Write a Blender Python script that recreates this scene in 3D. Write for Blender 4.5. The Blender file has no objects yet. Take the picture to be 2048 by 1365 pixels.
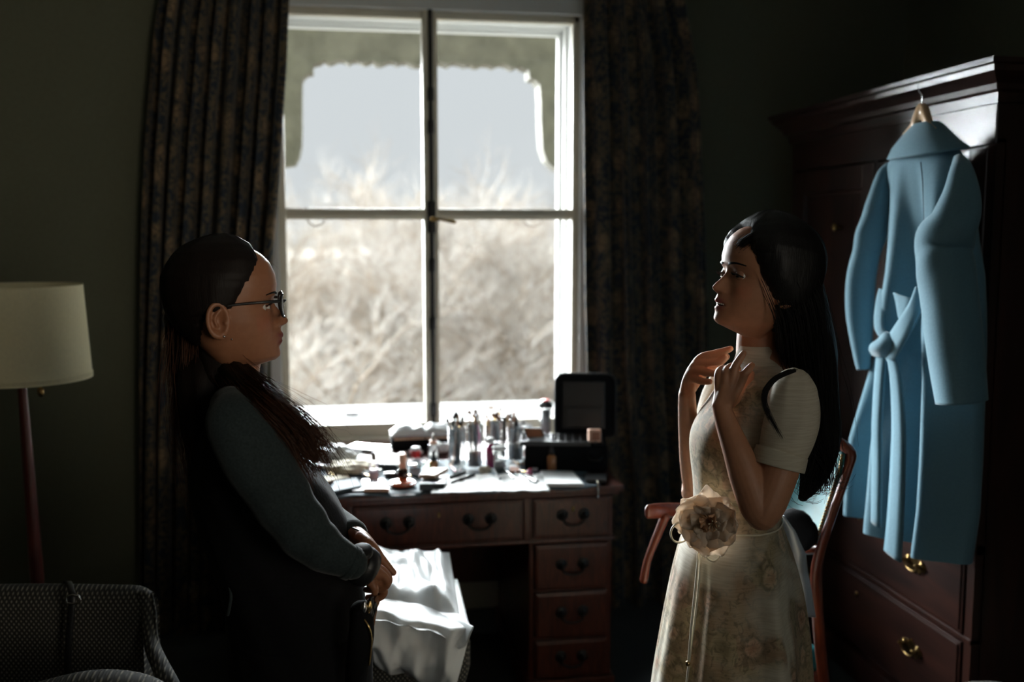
import bpy, bmesh, math, random
import numpy as np
from mathutils import Vector, Matrix, noise
random.seed(7); rng=np.random.default_rng(7)
SC=bpy.context.scene; COL=SC.collection
PI=math.pi
def rad(a): return math.radians(a)
# ---------------------------------------------------------------- camera, sky, sun, exposure
YAW,PIT=rad(9.5),rad(6.2); CAMH=1.6
cd=bpy.data.cameras.new('camera'); cam=bpy.data.objects.new('camera',cd); COL.objects.link(cam)
cam.location=(0,0,CAMH); cam.rotation_euler=(PI/2-PIT,0,-YAW)
cd.lens=35; cd.sensor_width=36; cd.clip_end=300
cd.dof.use_dof=True; cd.dof.focus_distance=2.0; cd.dof.aperture_fstop=2.2
SC.camera=cam
W=bpy.data.worlds.new('sky'); SC.world=W; W.use_nodes=True
nt=W.node_tree; bg=nt.nodes['Background']
tc=nt.nodes.new('ShaderNodeTexCoord'); sx=nt.nodes.new('ShaderNodeSeparateXYZ'); cr=nt.nodes.new('ShaderNodeValToRGB')
nt.links.new(tc.outputs['Generated'],sx.inputs[0]); nt.links.new(sx.outputs['Z'],cr.inputs[0]); nt.links.new(cr.outputs[0],bg.inputs[0])
cr.color_ramp.elements[0].position=0.0; cr.color_ramp.elements[0].color=(.69,.72,.735,1)
cr.color_ramp.elements[1].position=1.0; cr.color_ramp.elements[1].color=(1.9,2.1,2.3,1)
e=cr.color_ramp.elements.new(.25); e.color=(.69,.73,.76,1)
bg.inputs[1].default_value=1.0
sd=bpy.data.lights.new('sun','SUN'); sun=bpy.data.objects.new('sun',sd); COL.objects.link(sun)
SUN_AZ,SUN_EL=rad(-19),rad(19)     # azimuth from +Y, hazy bright sky around a low sun
sdir=Vector((math.sin(SUN_AZ)*math.cos(SUN_EL),math.cos(SUN_AZ)*math.cos(SUN_EL),math.sin(SUN_EL)))
sun.location=sdir*12; sun.rotation_euler=sdir.to_track_quat('Z','Y').to_euler()
sd.angle=rad(56); sd.energy=62.0; sd.color=(.93,.98,1.0)
pd=bpy.data.lights.new('window_portal','AREA'); po=bpy.data.objects.new('window_portal',pd); COL.objects.link(po)
pd.shape='RECTANGLE'; pd.size=1.3; pd.size_y=1.75; pd.cycles.is_portal=True
po.location=(.36,4.5,1.66); po.rotation_euler=(-PI/2,0,0)
# warm fill lamp added behind the camera, set in an invented window opening
fd=bpy.data.lights.new('added_fill_lamp','AREA'); fo=bpy.data.objects.new('added_fill_lamp',fd); COL.objects.link(fo)
fd.shape='RECTANGLE'; fd.size=1.0; fd.size_y=1.4; fd.energy=4.6; fd.color=(1,.88,.70); fd.spread=rad(54)
fo.location=(1.75,-1.55,1.9); fo.rotation_euler=Vector((-math.cos(rad(55)),math.sin(rad(55)),.06)).to_track_quat('-Z','Y').to_euler()
SC.view_settings.view_transform='Standard'; SC.view_settings.look='None'
SC.view_settings.exposure=0.0; SC.view_settings.gamma=1; SC.view_settings.use_curve_mapping=False
SC.cycles.use_denoising=True; SC.cycles.max_bounces=8; SC.cycles.transparent_max_bounces=12
SC.cycles.sample_clamp_indirect=4
# ---------------------------------------------------------------- photograph geometry
F_=2048*35/36; CX,CY=1024,682.5
Cc=Vector((0,0,CAMH)); RR=Vector((math.cos(YAW),-math.sin(YAW),0)); HH=Vector((math.sin(YAW),math.cos(YAW),0)); UP=Vector((0,0,1))
FF=HH*math.cos(PIT)-UP*math.sin(PIT); UU=HH*math.sin(PIT)+UP*math.cos(PIT)
def ray(x,y): return FF+RR*((x-CX)/F_)-UU*((y-CY)/F_)
def P(x,y,d): r=ray(x,y); return Cc+r*(d/r.dot(HH))
def PY(x,y,Y): r=ray(x,y); return Cc+r*(Y/r.y)
def PX(x,y,X): r=ray(x,y); return Cc+r*(X/r.x)
def PZ(x,y,Z): r=ray(x,y); return Cc+r*((Z-CAMH)/r.z)
def pxm(d): return F_/d          # pixels per metre
# ---------------------------------------------------------------- materials
def nodes(m): m.use_nodes=True; return m.node_tree,m.node_tree.nodes['Principled BSDF']
def ramp(nt,src,stops):
    r=nt.nodes.new('ShaderNodeValToRGB'); el=r.color_ramp.elements
    while len(el)>1: el.remove(el[-1])
    el[0].position=stops[0][0]; el[0].color=(*stops[0][1],1)
    for p,c in stops[1:]:
        e=el.new(p); e.color=(*c,1)
    nt.links.new(src,r.inputs[0]); return r.outputs[0]
def tex(nt,kind,scale=5,stretch=(1,1,1),coord='Object',**k):
    t=nt.nodes.new('ShaderNodeTexCoord'); mp=nt.nodes.new('ShaderNodeMapping'); n=nt.nodes.new('ShaderNodeTex'+kind)
    mp.inputs['Scale'].default_value=stretch
    if 'rot' in k: mp.inputs['Rotation'].default_value=k.pop('rot')
    nt.links.new(t.outputs[coord],mp.inputs[0]); nt.links.new(mp.outputs[0],n.inputs['Vector'])
    n.inputs['Scale'].default_value=scale
    for a,b in k.items():
        if a in('wave_type','bands_direction','feature','distance','wave_profile'): setattr(n,a,b)
        else: n.inputs[a].default_value=b
    return n
def bump(nt,b,src,strength=.3,dist=.01):
    n=nt.nodes.new('ShaderNodeBump'); n.inputs['Strength'].default_value=strength; n.inputs['Distance'].default_value=dist
    nt.links.new(src,n.inputs['Height']); nt.links.new(n.outputs[0],b.inputs['Normal'])
def mat(name,c,rough=.6,metal=0,var=.12,scale=30,bmp=.15,spec=.5,sheen=0,trans=0,coat=0,stretch=(1,1,1),bd=.002):
    m=bpy.data.materials.new(name); nt,b=nodes(m)
    n=tex(nt,'Noise',scale,stretch,Detail=4)
    lo=tuple(max(0,x*(1-var)) for x in c); hi=tuple(min(1,x*(1+var)) for x in c)
    nt.links.new(ramp(nt,n.outputs[0],[(.3,lo),(.7,hi)]),b.inputs['Base Color'])
    b.inputs['Roughness'].default_value=rough; b.inputs['Metallic'].default_value=metal
    b.inputs['Specular IOR Level'].default_value=spec
    if sheen: b.inputs['Sheen Weight'].default_value=sheen; b.inputs['Sheen Roughness'].default_value=.4
    if coat: b.inputs['Coat Weight'].default_value=coat; b.inputs['Coat Roughness'].default_value=.15
    if bmp: bump(nt,b,n.outputs[0],bmp,bd)
    if trans:
        tr=nt.nodes.new('ShaderNodeBsdfTranslucent'); tr.inputs[0].default_value=(*c,1)
        mx=nt.nodes.new('ShaderNodeMixShader'); mx.inputs[0].default_value=trans
        out=nt.nodes['Material Output']
        nt.links.new(b.outputs[0],mx.inputs[1]); nt.links.new(tr.outputs[0],mx.inputs[2]); nt.links.new(mx.outputs[0],out.inputs[0])
    return m
def wood(name,lo,hi,rough=.3,scale=3,stretch=(1,1,10),coat=.3):
    m=bpy.data.materials.new(name); nt,b=nodes(m)
    n=tex(nt,'Noise',scale*6,stretch,Detail=6,Distortion=1.2)
    nt.links.new(ramp(nt,n.outputs[0],[(.3,lo),(.55,tuple((a+c)/2 for a,c in zip(lo,hi))),(.75,hi)]),b.inputs['Base Color'])
    b.inputs['Roughness'].default_value=rough; b.inputs['Coat Weight'].default_value=coat; b.inputs['Coat Roughness'].default_value=.2
    bump(nt,b,n.outputs[0],.12,.002); return m
def glass(name,tint=(.97,.98,.98),gl=.06,rough=.02):
    m=bpy.data.materials.new(name); m.use_nodes=True; nt=m.node_tree; nt.nodes.clear()
    o=nt.nodes.new('ShaderNodeOutputMaterial'); t=nt.nodes.new('ShaderNodeBsdfTransparent'); g=nt.nodes.new('ShaderNodeBsdfGlossy')
    t.inputs[0].default_value=(*tint,1); g.inputs['Roughness'].default_value=rough
    fr=nt.nodes.new('ShaderNodeLayerWeight'); fr.inputs[0].default_value=gl*3
    mx=nt.nodes.new('ShaderNodeMixShader'); ml=nt.nodes.new('ShaderNodeMath'); ml.operation='MULTIPLY'; ml.inputs[1].default_value=.6
    nt.links.new(fr.outputs['Fresnel'],ml.inputs[0]); nt.links.new(ml.outputs[0],mx.inputs[0]); nt.links.new(t.outputs[0],mx.inputs[1]); nt.links.new(g.outputs[0],mx.inputs[2]); nt.links.new(mx.outputs[0],o.inputs[0])
    return m
M={}
M['wall']=mat('wall_paint',(.105,.11,.072),.85,0,.06,60,.12)
M['ceil']=mat('ceiling_paint',(.6,.6,.55),.9)
M['paint']=mat('cream_paint',(.62,.58,.47),.45,0,.05,8,.05)
M['wpaint']=mat('white_paint',(.62,.63,.62),.5,0,.03,8,.05)
M['carpet']=mat('carpet',(.02,.022,.022),.95,0,.4,200,.5)
M['stone']=mat('porch_render',(.155,.143,.112),.9,0,.22,9,.9,bd=.03)
M['iron']=mat('black_iron',(.012,.012,.012),.45,.3)
M['brass']=mat('aged_brass',(.28,.18,.07),.28,1,.3,40,.1)
M['silver']=mat('steel',(.6,.6,.6),.25,1,.05)
M['gold']=mat('gold',(.8,.55,.25),.25,1,.05)
M['mahog']=wood('mahogany',(.04,.009,.005),(.13,.030,.014),.4,2,(8,1,1))
M['wardwood']=wood('wardrobe_wood',(.012,.004,.003),(.055,.016,.009),.36,2,(1,1,.12),.08)
M['wardwood_h']=wood('wardrobe_wood_cross',(.012,.004,.003),(.05,.015,.009),.36,2,(1,.12,1),.08)
M['redwood']=wood('chair_wood',(.09,.016,.007),(.24,.05,.02),.35,3,(1,1,.2))
M['lampwood']=wood('lamp_wood',(.07,.012,.01),(.16,.03,.02),.4,3,(1,1,.2))
M['hangerwood']=wood('hanger_wood',(.55,.36,.2),(.75,.52,.32),.35,3,(1,1,.2),.2)
M['leather']=mat('green_leather',(.015,.15,.17),.55,0,.25,14,.25)
M['shade']=mat('lamp_linen',(.82,.77,.54),.9,0,.05,120,.2,trans=.25)
M['coatwool']=mat('blue_wool',(.145,.27,.34),.85,0,.06,180,.25,sheen=.3,spec=.2)
M['black']=mat('black_plastic',(.012,.013,.014),.4)
M['blackcloth']=mat('black_cloth',(.006,.006,.007),.9,0,.25,150,.3,spec=.15)
M['greycloth']=mat('charcoal_jersey',(.026,.036,.038),.9,0,.25,220,.35,sheen=.15,spec=.15)
M['white']=mat('white_paper',(.66,.67,.67),.55,0,.04,20,.15)
M['plastic']=mat('white_polythene',(.82,.85,.86),.38,0,.05,9,.35,trans=.12,bd=.006)
M['whitecloth']=mat('white_linen',(.6,.63,.68),.8,0,.1,14,.4,bd=.004)
M['clear']=glass('clear_plastic',(.93,.93,.92),.12,.05)
M['pane']=glass('window_glass',(.985,.99,.99),.04,.0)
M['skin_tan']=None
M['amber']=mat('amber_liquid',(.38,.16,.06),.15,0,.1,6,0,coat=.5)
M['dark_amber']=mat('brown_glass',(.03,.012,.008),.12,0,.1,6,0,coat=.5)
M['tan']=mat('tan_card',(.55,.38,.27),.5)
M['peach']=mat('peach_box',(.72,.42,.30),.5)
M['rust']=mat('bronze_powder',(.34,.13,.07),.5)
M['red']=mat('red_plastic',(.62,.02,.02),.3,coat=.4)
M['orange']=mat('orange_gel',(.8,.16,.05),.3,coat=.4)
M['pink']=mat('pink_plastic',(.7,.2,.35),.35)
M['magenta']=mat('magenta_bottle',(.32,.03,.12),.25,coat=.4)
M['lilac']=mat('lilac_liquid',(.55,.44,.52),.25)
M['green']=mat('green_label',(.05,.35,.09),.5)
M['yellow']=mat('yellow_edge',(.55,.46,.10),.5)
M['slate']=mat('slate_cloth',(.10,.14,.17),.75,0,.3,12,.4,bd=.006)
M['grey']=mat('grey_plastic',(.3,.31,.33),.45)
M['taupe']=mat('taupe_cap',(.24,.2,.17),.45)
M['cream']=mat('cream_sponge',(.68,.6,.45),.8)
M['bristle']=mat('brush_bristle',(.25,.12,.07),.9,0,.4,300,.4)
M['bristle_b']=mat('black_bristle',(.015,.012,.012),.9,0,.4,300,.4)
M['mirror']=mat('mirror_face',(.85,.87,.88),.08,1,.01)
M['hair_b']=mat('black_hair',(.005,.004,.004),.5,0,.4,60,.3,spec=.35,stretch=(8,8,.6))
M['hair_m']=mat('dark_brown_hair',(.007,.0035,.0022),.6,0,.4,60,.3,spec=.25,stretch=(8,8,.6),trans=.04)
M['hair_s']=mat('rim_light_tinted_hair_strands',(.09,.034,.015),.4,0,.3,60,0,spec=.5,trans=.4)  # brown hair lightened in colour to stand for rim light on the strands
M['tooth']=mat('teeth',(.8,.76,.68),.25)
M['eye']=mat('eyeball_white',(.6,.58,.55),.15)
M['iris']=mat('iris_dark',(.02,.01,.006),.1)
M['lid_b']=mat('bride_eyelid',(.36,.17,.10),.45,0,.08,60,.05)
M['lid_m']=mat('eyelid_skin',(.28,.12,.065),.45,0,.08,60,.05)
M['lashes']=mat('eyelashes',(.004,.004,.004),.6)
M['petal']=mat('chiffon_petal',(.95,.84,.72),.8,0,.06,14,.3,trans=.5,bd=.004)
M['petal_c']=mat('chiffon_centre',(.75,.48,.30),.8,0,.15,24,.3,trans=.25)
M['cord']=mat('satin_cord',(.75,.68,.52),.4)
M['ground']=mat('dry_grass',(.45,.40,.33),.95,0,.25,.6,.3)
M['bark']=mat('pale_bark',(.33,.265,.20),.9,0,.3,3,.2)
M['bark_l']=mat('silvery_bark',(.47,.44,.40),.9,0,.15,3,.2)
M['brush']=mat('dry_scrub',(.42,.37,.31),.95,0,.3,3,.2)
def fabric_diamond():
    m=bpy.data.materials.new('woven_diamond_upholstery'); nt,b=nodes(m)
    a=tex(nt,'Wave',34,rot=(0,rad(38),0),Distortion=.3); c=tex(nt,'Wave',34,rot=(0,rad(-38),0),Distortion=.3)
    a.wave_profile='SAW' if False else 'SIN'
    mx=nt.nodes.new('ShaderNodeMath'); mx.operation='MULTIPLY'; nt.links.new(a.outputs[1],mx.inputs[0]); nt.links.new(c.outputs[1],mx.inputs[1])
    nt.links.new(ramp(nt,mx.outputs[0],[(.1,(.03,.03,.027)),(.5,(.09,.086,.072)),(.7,(.24,.22,.18))]),b.inputs['Base Color'])
    b.inputs['Roughness'].default_value=.9; bump(nt,b,mx.outputs[0],.6,.004); return m
M['sillpaint']=mat('weathered_sill',(.075,.075,.073),.75)
M['uphol']=fabric_diamond()
def curtain_mat():
    m=bpy.data.materials.new('floral_curtain_fabric'); nt,b=nodes(m)
    v=tex(nt,'Voronoi',9,(1,1,.8),Randomness=.75); w=tex(nt,'Noise',26,Detail=3,Distortion=2.0); v2=tex(nt,'Voronoi',30,(1,1,1),feature='DISTANCE_TO_EDGE')
    a=ramp(nt,v.outputs['Distance'],[(.28,(1,1,1)),(.38,(0,0,0))])
    c=ramp(nt,w.outputs[0],[(.47,(0,0,0)),(.53,(1,1,1))])
    d=ramp(nt,v2.outputs['Distance'],[(.03,(0,0,0)),(.08,(1,1,1))])
    ml=nt.nodes.new('ShaderNodeMath'); ml.operation='MULTIPLY'; nt.links.new(a,ml.inputs[0]); nt.links.new(d,ml.inputs[1])
    ad=nt.nodes.new('ShaderNodeMath'); ad.operation='MULTIPLY'; nt.links.new(c,ad.inputs[0]); ad.inputs[1].default_value=.5
    mx=nt.nodes.new('ShaderNodeMath'); mx.operation='MAXIMUM'; nt.links.new(ml.outputs[0],mx.inputs[0]); nt.links.new(ad.outputs[0],mx.inputs[1])
    col=ramp(nt,mx.outputs[0],[(0,(.007,.014,.024)),(.45,(.085,.065,.036)),(1,(.19,.125,.068))])
    nt.links.new(col,b.inputs['Base Color']); b.inputs['Roughness'].default_value=.8; b.inputs['Sheen Weight'].default_value=.15
    n=tex(nt,'Noise',350); bump(nt,b,n.outputs[0],.2,.001)
    tr=nt.nodes.new('ShaderNodeBsdfTranslucent'); nt.links.new(col,tr.inputs[0]); ms=nt.nodes.new('ShaderNodeMixShader'); ms.inputs[0].default_value=.06
    nt.links.new(b.outputs[0],ms.inputs[1]); nt.links.new(tr.outputs[0],ms.inputs[2]); nt.links.new(ms.outputs[0],nt.nodes['Material Output'].inputs[0]); return m
M['curtain']=curtain_mat()
def skin_mat(name,rough=.5):
    m=bpy.data.materials.new(name); nt,b=nodes(m)
    a=nt.nodes.new('ShaderNodeVertexColor'); a.layer_name='tone'
    n=tex(nt,'Noise',90,Detail=5); hs=nt.nodes.new('ShaderNodeMix'); hs.data_type='RGBA'; hs.blend_type='MULTIPLY'; hs.inputs[0].default_value=.25
    nt.links.new(a.outputs[0],hs.inputs[6]); nt.links.new(n.outputs[0],hs.inputs[7])
    nt.links.new(hs.outputs[2],b.inputs['Base Color']); b.inputs['Roughness'].default_value=rough
    b.inputs['Subsurface Weight'].default_value=.12; b.inputs['Subsurface Radius'].default_value=(.012,.004,.002); b.inputs['Subsurface Scale'].default_value=1
    bump(nt,b,n.outputs[0],.08,.001); return m
M['skin']=skin_mat('skin')
def dress_mat(name='floral_dress_fabric',print_=1.0):
    m=bpy.data.materials.new(name); nt,b=nodes(m)
    big=tex(nt,'Noise',5.5,Detail=2,Distortion=.6); v=tex(nt,'Voronoi',15,Randomness=.9); v2=tex(nt,'Voronoi',42,Randomness=1); w=tex(nt,'Noise',60,Detail=4,Distortion=1.5)
    weave=tex(nt,'Noise',22,(1,1,16),Detail=4)
    patch=ramp(nt,big.outputs[0],[(.43,(0,0,0)),(.54,(1,1,1))])
    dn=tex(nt,'Noise',14,Detail=3); vm=nt.nodes.new('ShaderNodeVectorMath'); vm.operation='MULTIPLY_ADD'; vm.inputs[1].default_value=(.07,.07,.07)
    src=v.inputs['Vector'].links[0].from_socket; nt.links.new(dn.outputs['Color'],vm.inputs[0]); nt.links.new(src,vm.inputs[2]); nt.links.new(vm.outputs[0],v.inputs['Vector'])
    flower=ramp(nt,v.outputs['Distance'],[(0,(.45,.24,.13)),(.14,(.72,.50,.34)),(.26,(.80,.64,.48)),(.38,(.30,.25,.14)),(.55,(.56,.46,.30))])
    pinkw=ramp(nt,v.outputs['Color'],[(.3,(.92,.86,.66)),(.6,(.85,.5,.42)),(.85,(.70,.62,.40))])
    fm=nt.nodes.new('ShaderNodeMix'); fm.data_type='RGBA'; fm.blend_type='MULTIPLY'; fm.inputs[0].default_value=.6; nt.links.new(flower,fm.inputs[6]); nt.links.new(pinkw,fm.inputs[7])
    leaf=ramp(nt,w.outputs[0],[(.38,(.22,.21,.13)),(.5,(1,1,1))])
    fl=nt.nodes.new('ShaderNodeMix'); fl.data_type='RGBA'; fl.blend_type='MULTIPLY'; fl.inputs[0].default_value=.65; nt.links.new(fm.outputs[2],fl.inputs[6]); nt.links.new(leaf,fl.inputs[7])
    mm=nt.nodes.new('ShaderNodeMath'); mm.operation='MULTIPLY'; nt.links.new(patch,mm.inputs[0]); mm.inputs[1].default_value=.85*print_
    mx=nt.nodes.new('ShaderNodeMix'); mx.data_type='RGBA'; nt.links.new(mm.outputs[0],mx.inputs[0]); mx.inputs[6].default_value=(.82,.77,.64,1); nt.links.new(fl.outputs[2],mx.inputs[7])
    wv=nt.nodes.new('ShaderNodeMix'); wv.data_type='RGBA'; wv.blend_type='MULTIPLY'; wv.inputs[0].default_value=1; nt.links.new(mx.outputs[2],wv.inputs[6]); nt.links.new(ramp(nt,weave.outputs[0],[(.35,(.86,.84,.80)),(.6,(1,1,1))]),wv.inputs[7]); mx=wv
    nt.links.new(mx.outputs[2],b.inputs['Base Color']); b.inputs['Roughness'].default_value=.75; b.inputs['Sheen Weight'].default_value=.1
    bump(nt,b,weave.outputs[0],.15,.001)
    tr=nt.nodes.new('ShaderNodeBsdfTranslucent'); nt.links.new(mx.outputs[2],tr.inputs[0]); ms=nt.nodes.new('ShaderNodeMixShader'); ms.inputs[0].default_value=.3
    nt.links.new(b.outputs[0],ms.inputs[1]); nt.links.new(tr.outputs[0],ms.inputs[2]); nt.links.new(ms.outputs[0],nt.nodes['Material Output'].inputs[0]); return m
M['dress']=dress_mat(); M['sleeve']=dress_mat('cream_silk_slub',.05)
# ---------------------------------------------------------------- object helpers
def tag(o,label=None,cat=None,group=None,kind=None):
    if label:o['label']=label
    if cat:o['category']=cat
    if group:o['group']=group
    if kind:o['kind']=kind
    return o
def thing(name,loc,label,cat,group=None,rz=0):
    o=bpy.data.objects.new(name,None); COL.objects.link(o); o.location=loc; o.rotation_euler=(0,0,rz); o.empty_display_size=.05
    return tag(o,label,cat,group)
def obj(name,vf,m,parent=None,smooth=True,local=False,**t):
    """vf=(verts,faces) in world coordinates unless local; linked as one mesh"""
    me=bpy.data.meshes.new(name); v,f=vf
    me.from_pydata([tuple(p) for p in v],[],[tuple(q) for q in f]); me.update()
    o=bpy.data.objects.new(name,me); COL.objects.link(o)
    if m: me.materials.append(M[m] if isinstance(m,str) else m)
    if smooth:
        me.polygons.foreach_set('use_smooth',[True]*len(me.polygons))
    if parent:
        o.parent=parent
        if not local: o.matrix_parent_inverse=wm(parent).inverted()
    return tag(o,**t)
def wm(o):
    m=Matrix.LocRotScale(o.location,o.rotation_euler,o.scale)
    return m if not o.parent else wm(o.parent)@o.matrix_parent_inverse@m
def join(*parts):
    V=[];Fc=[]
    for v,f in parts:
        k=len(V); V+=[tuple(p) for p in v]; Fc+=[tuple(i+k for i in q) for q in f]
    return V,Fc
def xf(vf,m): return [m@Vector(p) for p in vf[0]],vf[1]
def move(vf,t): t=Vector(t); return [Vector(p)+t for p in vf[0]],vf[1]
def box(a,b,bev=0):
    x0,y0,z0=[min(p,q) for p,q in zip(a,b)]; x1,y1,z1=[max(p,q) for p,q in zip(a,b)]
    if bev<=0:
        v=[(x0,y0,z0),(x1,y0,z0),(x1,y1,z0),(x0,y1,z0),(x0,y0,z1),(x1,y0,z1),(x1,y1,z1),(x0,y1,z1)]
        return v,[(3,2,1,0),(4,5,6,7),(0,1,5,4),(1,2,6,5),(2,3,7,6),(3,0,4,7)]
    bm=bmesh.new(); bmesh.ops.create_cube(bm,size=1,matrix=Matrix.Translation(((x0+x1)/2,(y0+y1)/2,(z0+z1)/2))@Matrix.Diagonal((x1-x0,y1-y0,z1-z0,1)))
    bmesh.ops.bevel(bm,geom=bm.edges[:],offset=min(bev,.45*min(x1-x0,y1-y0,z1-z0)),segments=2,profile=.6,affect='EDGES')
    r=([tuple(v.co) for v in bm.verts],[tuple(v.index for v in f.verts) for f in bm.faces]); bm.free(); return r
def lathe(prof,n=20,c=(0,0,0),cap=True):
    V=[];Fc=[]
    for r,z in prof:
        for i in range(n):
            a=2*PI*i/n; V.append((c[0]+r*math.cos(a),c[1]+r*math.sin(a),c[2]+z))
    for j in range(len(prof)-1):
        for i in range(n):
            k=(i+1)%n; Fc.append((j*n+i,j*n+k,(j+1)*n+k,(j+1)*n+i))
    if cap: Fc.append(tuple(range(n-1,-1,-1))); Fc.append(tuple((len(prof)-1)*n+i for i in range(n)))
    return V,Fc
def catmull(pts,sub):
    """pts: list of lists of floats; returns resampled list"""
    A=[np.array(p,float) for p in pts]; out=[]
    n=len(A)
    for i in range(n-1):
        p0=A[max(i-1,0)];p1=A[i];p2=A[i+1];p3=A[min(i+2,n-1)]
        for k in range(sub):
            t=k/sub; out.append(.5*((2*p1)+(-p0+p2)*t+(2*p0-5*p1+4*p2-p3)*t*t+(-p0+3*p1-3*p2+p3)*t**3))
    out.append(A[-1]); return out
def tube(pts,n=12,sub=4,ref=None,capr=True,mod=None):
    """pts: (x,y,z,ra[,rb]); ra along ref-perp, rb along ref. Rounded ends."""
    pts=[list(p)+([p[3]] if len(p)==4 else []) for p in pts]
    C=catmull(pts,sub); m=len(C)
    X=[Vector(c[:3]) for c in C]
    T=[(X[min(i+1,m-1)]-X[max(i-1,0)]).normalized() for i in range(m)]
    ref=Vector(ref) if ref is not None else (Vector((0,0,1)) if abs(T[0].z)<.8 else HH)
    rows=[]
    s=(ref-T[0]*ref.dot(T[0])).normalized(); frames=[]
    for i in range(m):
        s=(s-T[i]*s.dot(T[i])).normalized(); frames.append((s,T[i].cross(s)))
    def ring(c,fr,ra,rb,i):
        o=[]
        for k in range(n):
            a=2*PI*k/n; q=1.0 if mod is None else mod(i/(m-1),a)
            o.append(c+fr[0]*(math.sin(a)*rb*q)+fr[1]*(math.cos(a)*ra*q))
        return o
    if capr:
        for t in (.95,.7,.35):
            q=math.sqrt(1-t*t); r=min(C[0][3],C[0][4]); rows.append(ring(X[0]-T[0]*r*t,frames[0],C[0][3]*q,C[0][4]*q,0))
    for i in range(m): rows.append(ring(X[i],frames[i],C[i][3],C[i][4],i))
    if capr:
        for t in (.35,.7,.95):
            q=math.sqrt(1-t*t); r=min(C[-1][3],C[-1][4]); rows.append(ring(X[-1]+T[-1]*r*t,frames[-1],C[-1][3]*q,C[-1][4]*q,m-1))
    V=[p for r in rows for p in r]; Fc=[]
    for j in range(len(rows)-1):
        for i in range(n):
            k=(i+1)%n; Fc.append((j*n+i,j*n+k,(j+1)*n+k,(j+1)*n+i))
    Fc.append(tuple(range(n-1,-1,-1))); Fc.append(tuple((len(rows)-1)*n+i for i in range(n)))
    return V,Fc
def ptube(pts,n=12,sub=4,**k):
    """pts: (px,py,d,r_px[,rb_px]) in photo pixels at depth d"""
    o=[]
    for p in pts:
        q=P(p[0],p[1],p[2]); s=pxm(p[2]); o.append((*q,p[3]/s,(p[4] if len(p)>4 else p[3])/s))
    return tube(o,n,sub,**k)
def wire(pts,r,n=6,sub=4): return tube([(*p,r) for p in pts],n,sub)
def grid(rows,close=False):
    V=[p for r in rows for p in r]; n=len(rows[0]); Fc=[]
    for j in range(len(rows)-1):
        for i in range(n if close else n-1):
            k=(i+1)%n; Fc.append((j*n+i,j*n+k,(j+1)*n+k,(j+1)*n+i))
    return V,Fc
def solid(rows,th,direction):
    """closed slab from a grid of rows, thickness th along direction"""
    n=len(rows[0]); m=len(rows); d=Vector(direction)*th
    A=[Vector(p) for r in rows for p in r]; B=[p+d for p in A]; V=A+B; N=len(A); Fc=[]
    for j in range(m-1):
        for i in range(n-1):
            a,b,c,e=j*n+i,j*n+i+1,(j+1)*n+i+1,(j+1)*n+i
            Fc+= [(a,b,c,e),(e+N,c+N,b+N,a+N)]
    bd=[i for i in range(n)]+[j*n+n-1 for j in range(1,m)]+[(m-1)*n+i for i in range(n-2,-1,-1)]+[j*n for j in range(m-2,0,-1)]
    for k in range(len(bd)):
        a,b=bd[k],bd[(k+1)%len(bd)]; Fc.append((b,a,a+N,b+N))
    return V,Fc
def prism(outline,h,axis='y'):
    """outline: list of 2-D points; extruded along axis by (h0,h1)"""
    n=len(outline); h0,h1=h
    f={'y':lambda p,q:(p[0],q,p[1]),'z':lambda p,q:(p[0],p[1],q),'x':lambda p,q:(q,p[0],p[1])}[axis]
    V=[f(p,h0) for p in outline]+[f(p,h1) for p in outline]
    Fc=[tuple(range(n)),tuple(range(2*n-1,n-1,-1))]+[(i,(i+1)%n,(i+1)%n+n,i+n)[::-1] for i in range(n)]
    return V,Fc
def remesh(vf,voxel,smooth=2,name='tmp'):
    me=bpy.data.meshes.new(name); me.from_pydata([tuple(p) for p in vf[0]],[],vf[1]); me.update()
    o=bpy.data.objects.new(name,me); COL.objects.link(o)
    r=o.modifiers.new('r','REMESH'); r.mode='VOXEL'; r.voxel_size=voxel
    if smooth:
        s=o.modifiers.new('s','SMOOTH'); s.factor=.5; s.iterations=smooth
    dg=bpy.context.evaluated_depsgraph_get(); e=o.evaluated_get(dg); em=e.to_mesh()
    nv=len(em.vertices); co=np.empty(nv*3); em.vertices.foreach_get('co',co)
    npol=len(em.polygons); lv=np.empty(len(em.loops),int); em.loops.foreach_get('vertex_index',lv)
    ls=np.empty(npol,int); lt=np.empty(npol,int); em.polygons.foreach_get('loop_start',ls); em.polygons.foreach_get('loop_total',lt)
    Fc=[tuple(lv[a:a+b]) for a,b in zip(ls.tolist(),lt.tolist())]
    e.to_mesh_clear(); bpy.data.objects.remove(o); bpy.data.meshes.remove(me)
    return co.reshape(-1,3),Fc
def dup(root,**t):
    def cp(o,par):
        c=o.copy(); COL.objects.link(c); c.parent=par
        for ch in [x for x in list(bpy.data.objects) if x.parent==o and x!=c]: cp(ch,c)
        return c
    c=cp(root,None); tag(c,**t); return c
def lerp(x,xs,ys): return float(np.interp(x,xs,ys))
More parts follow.
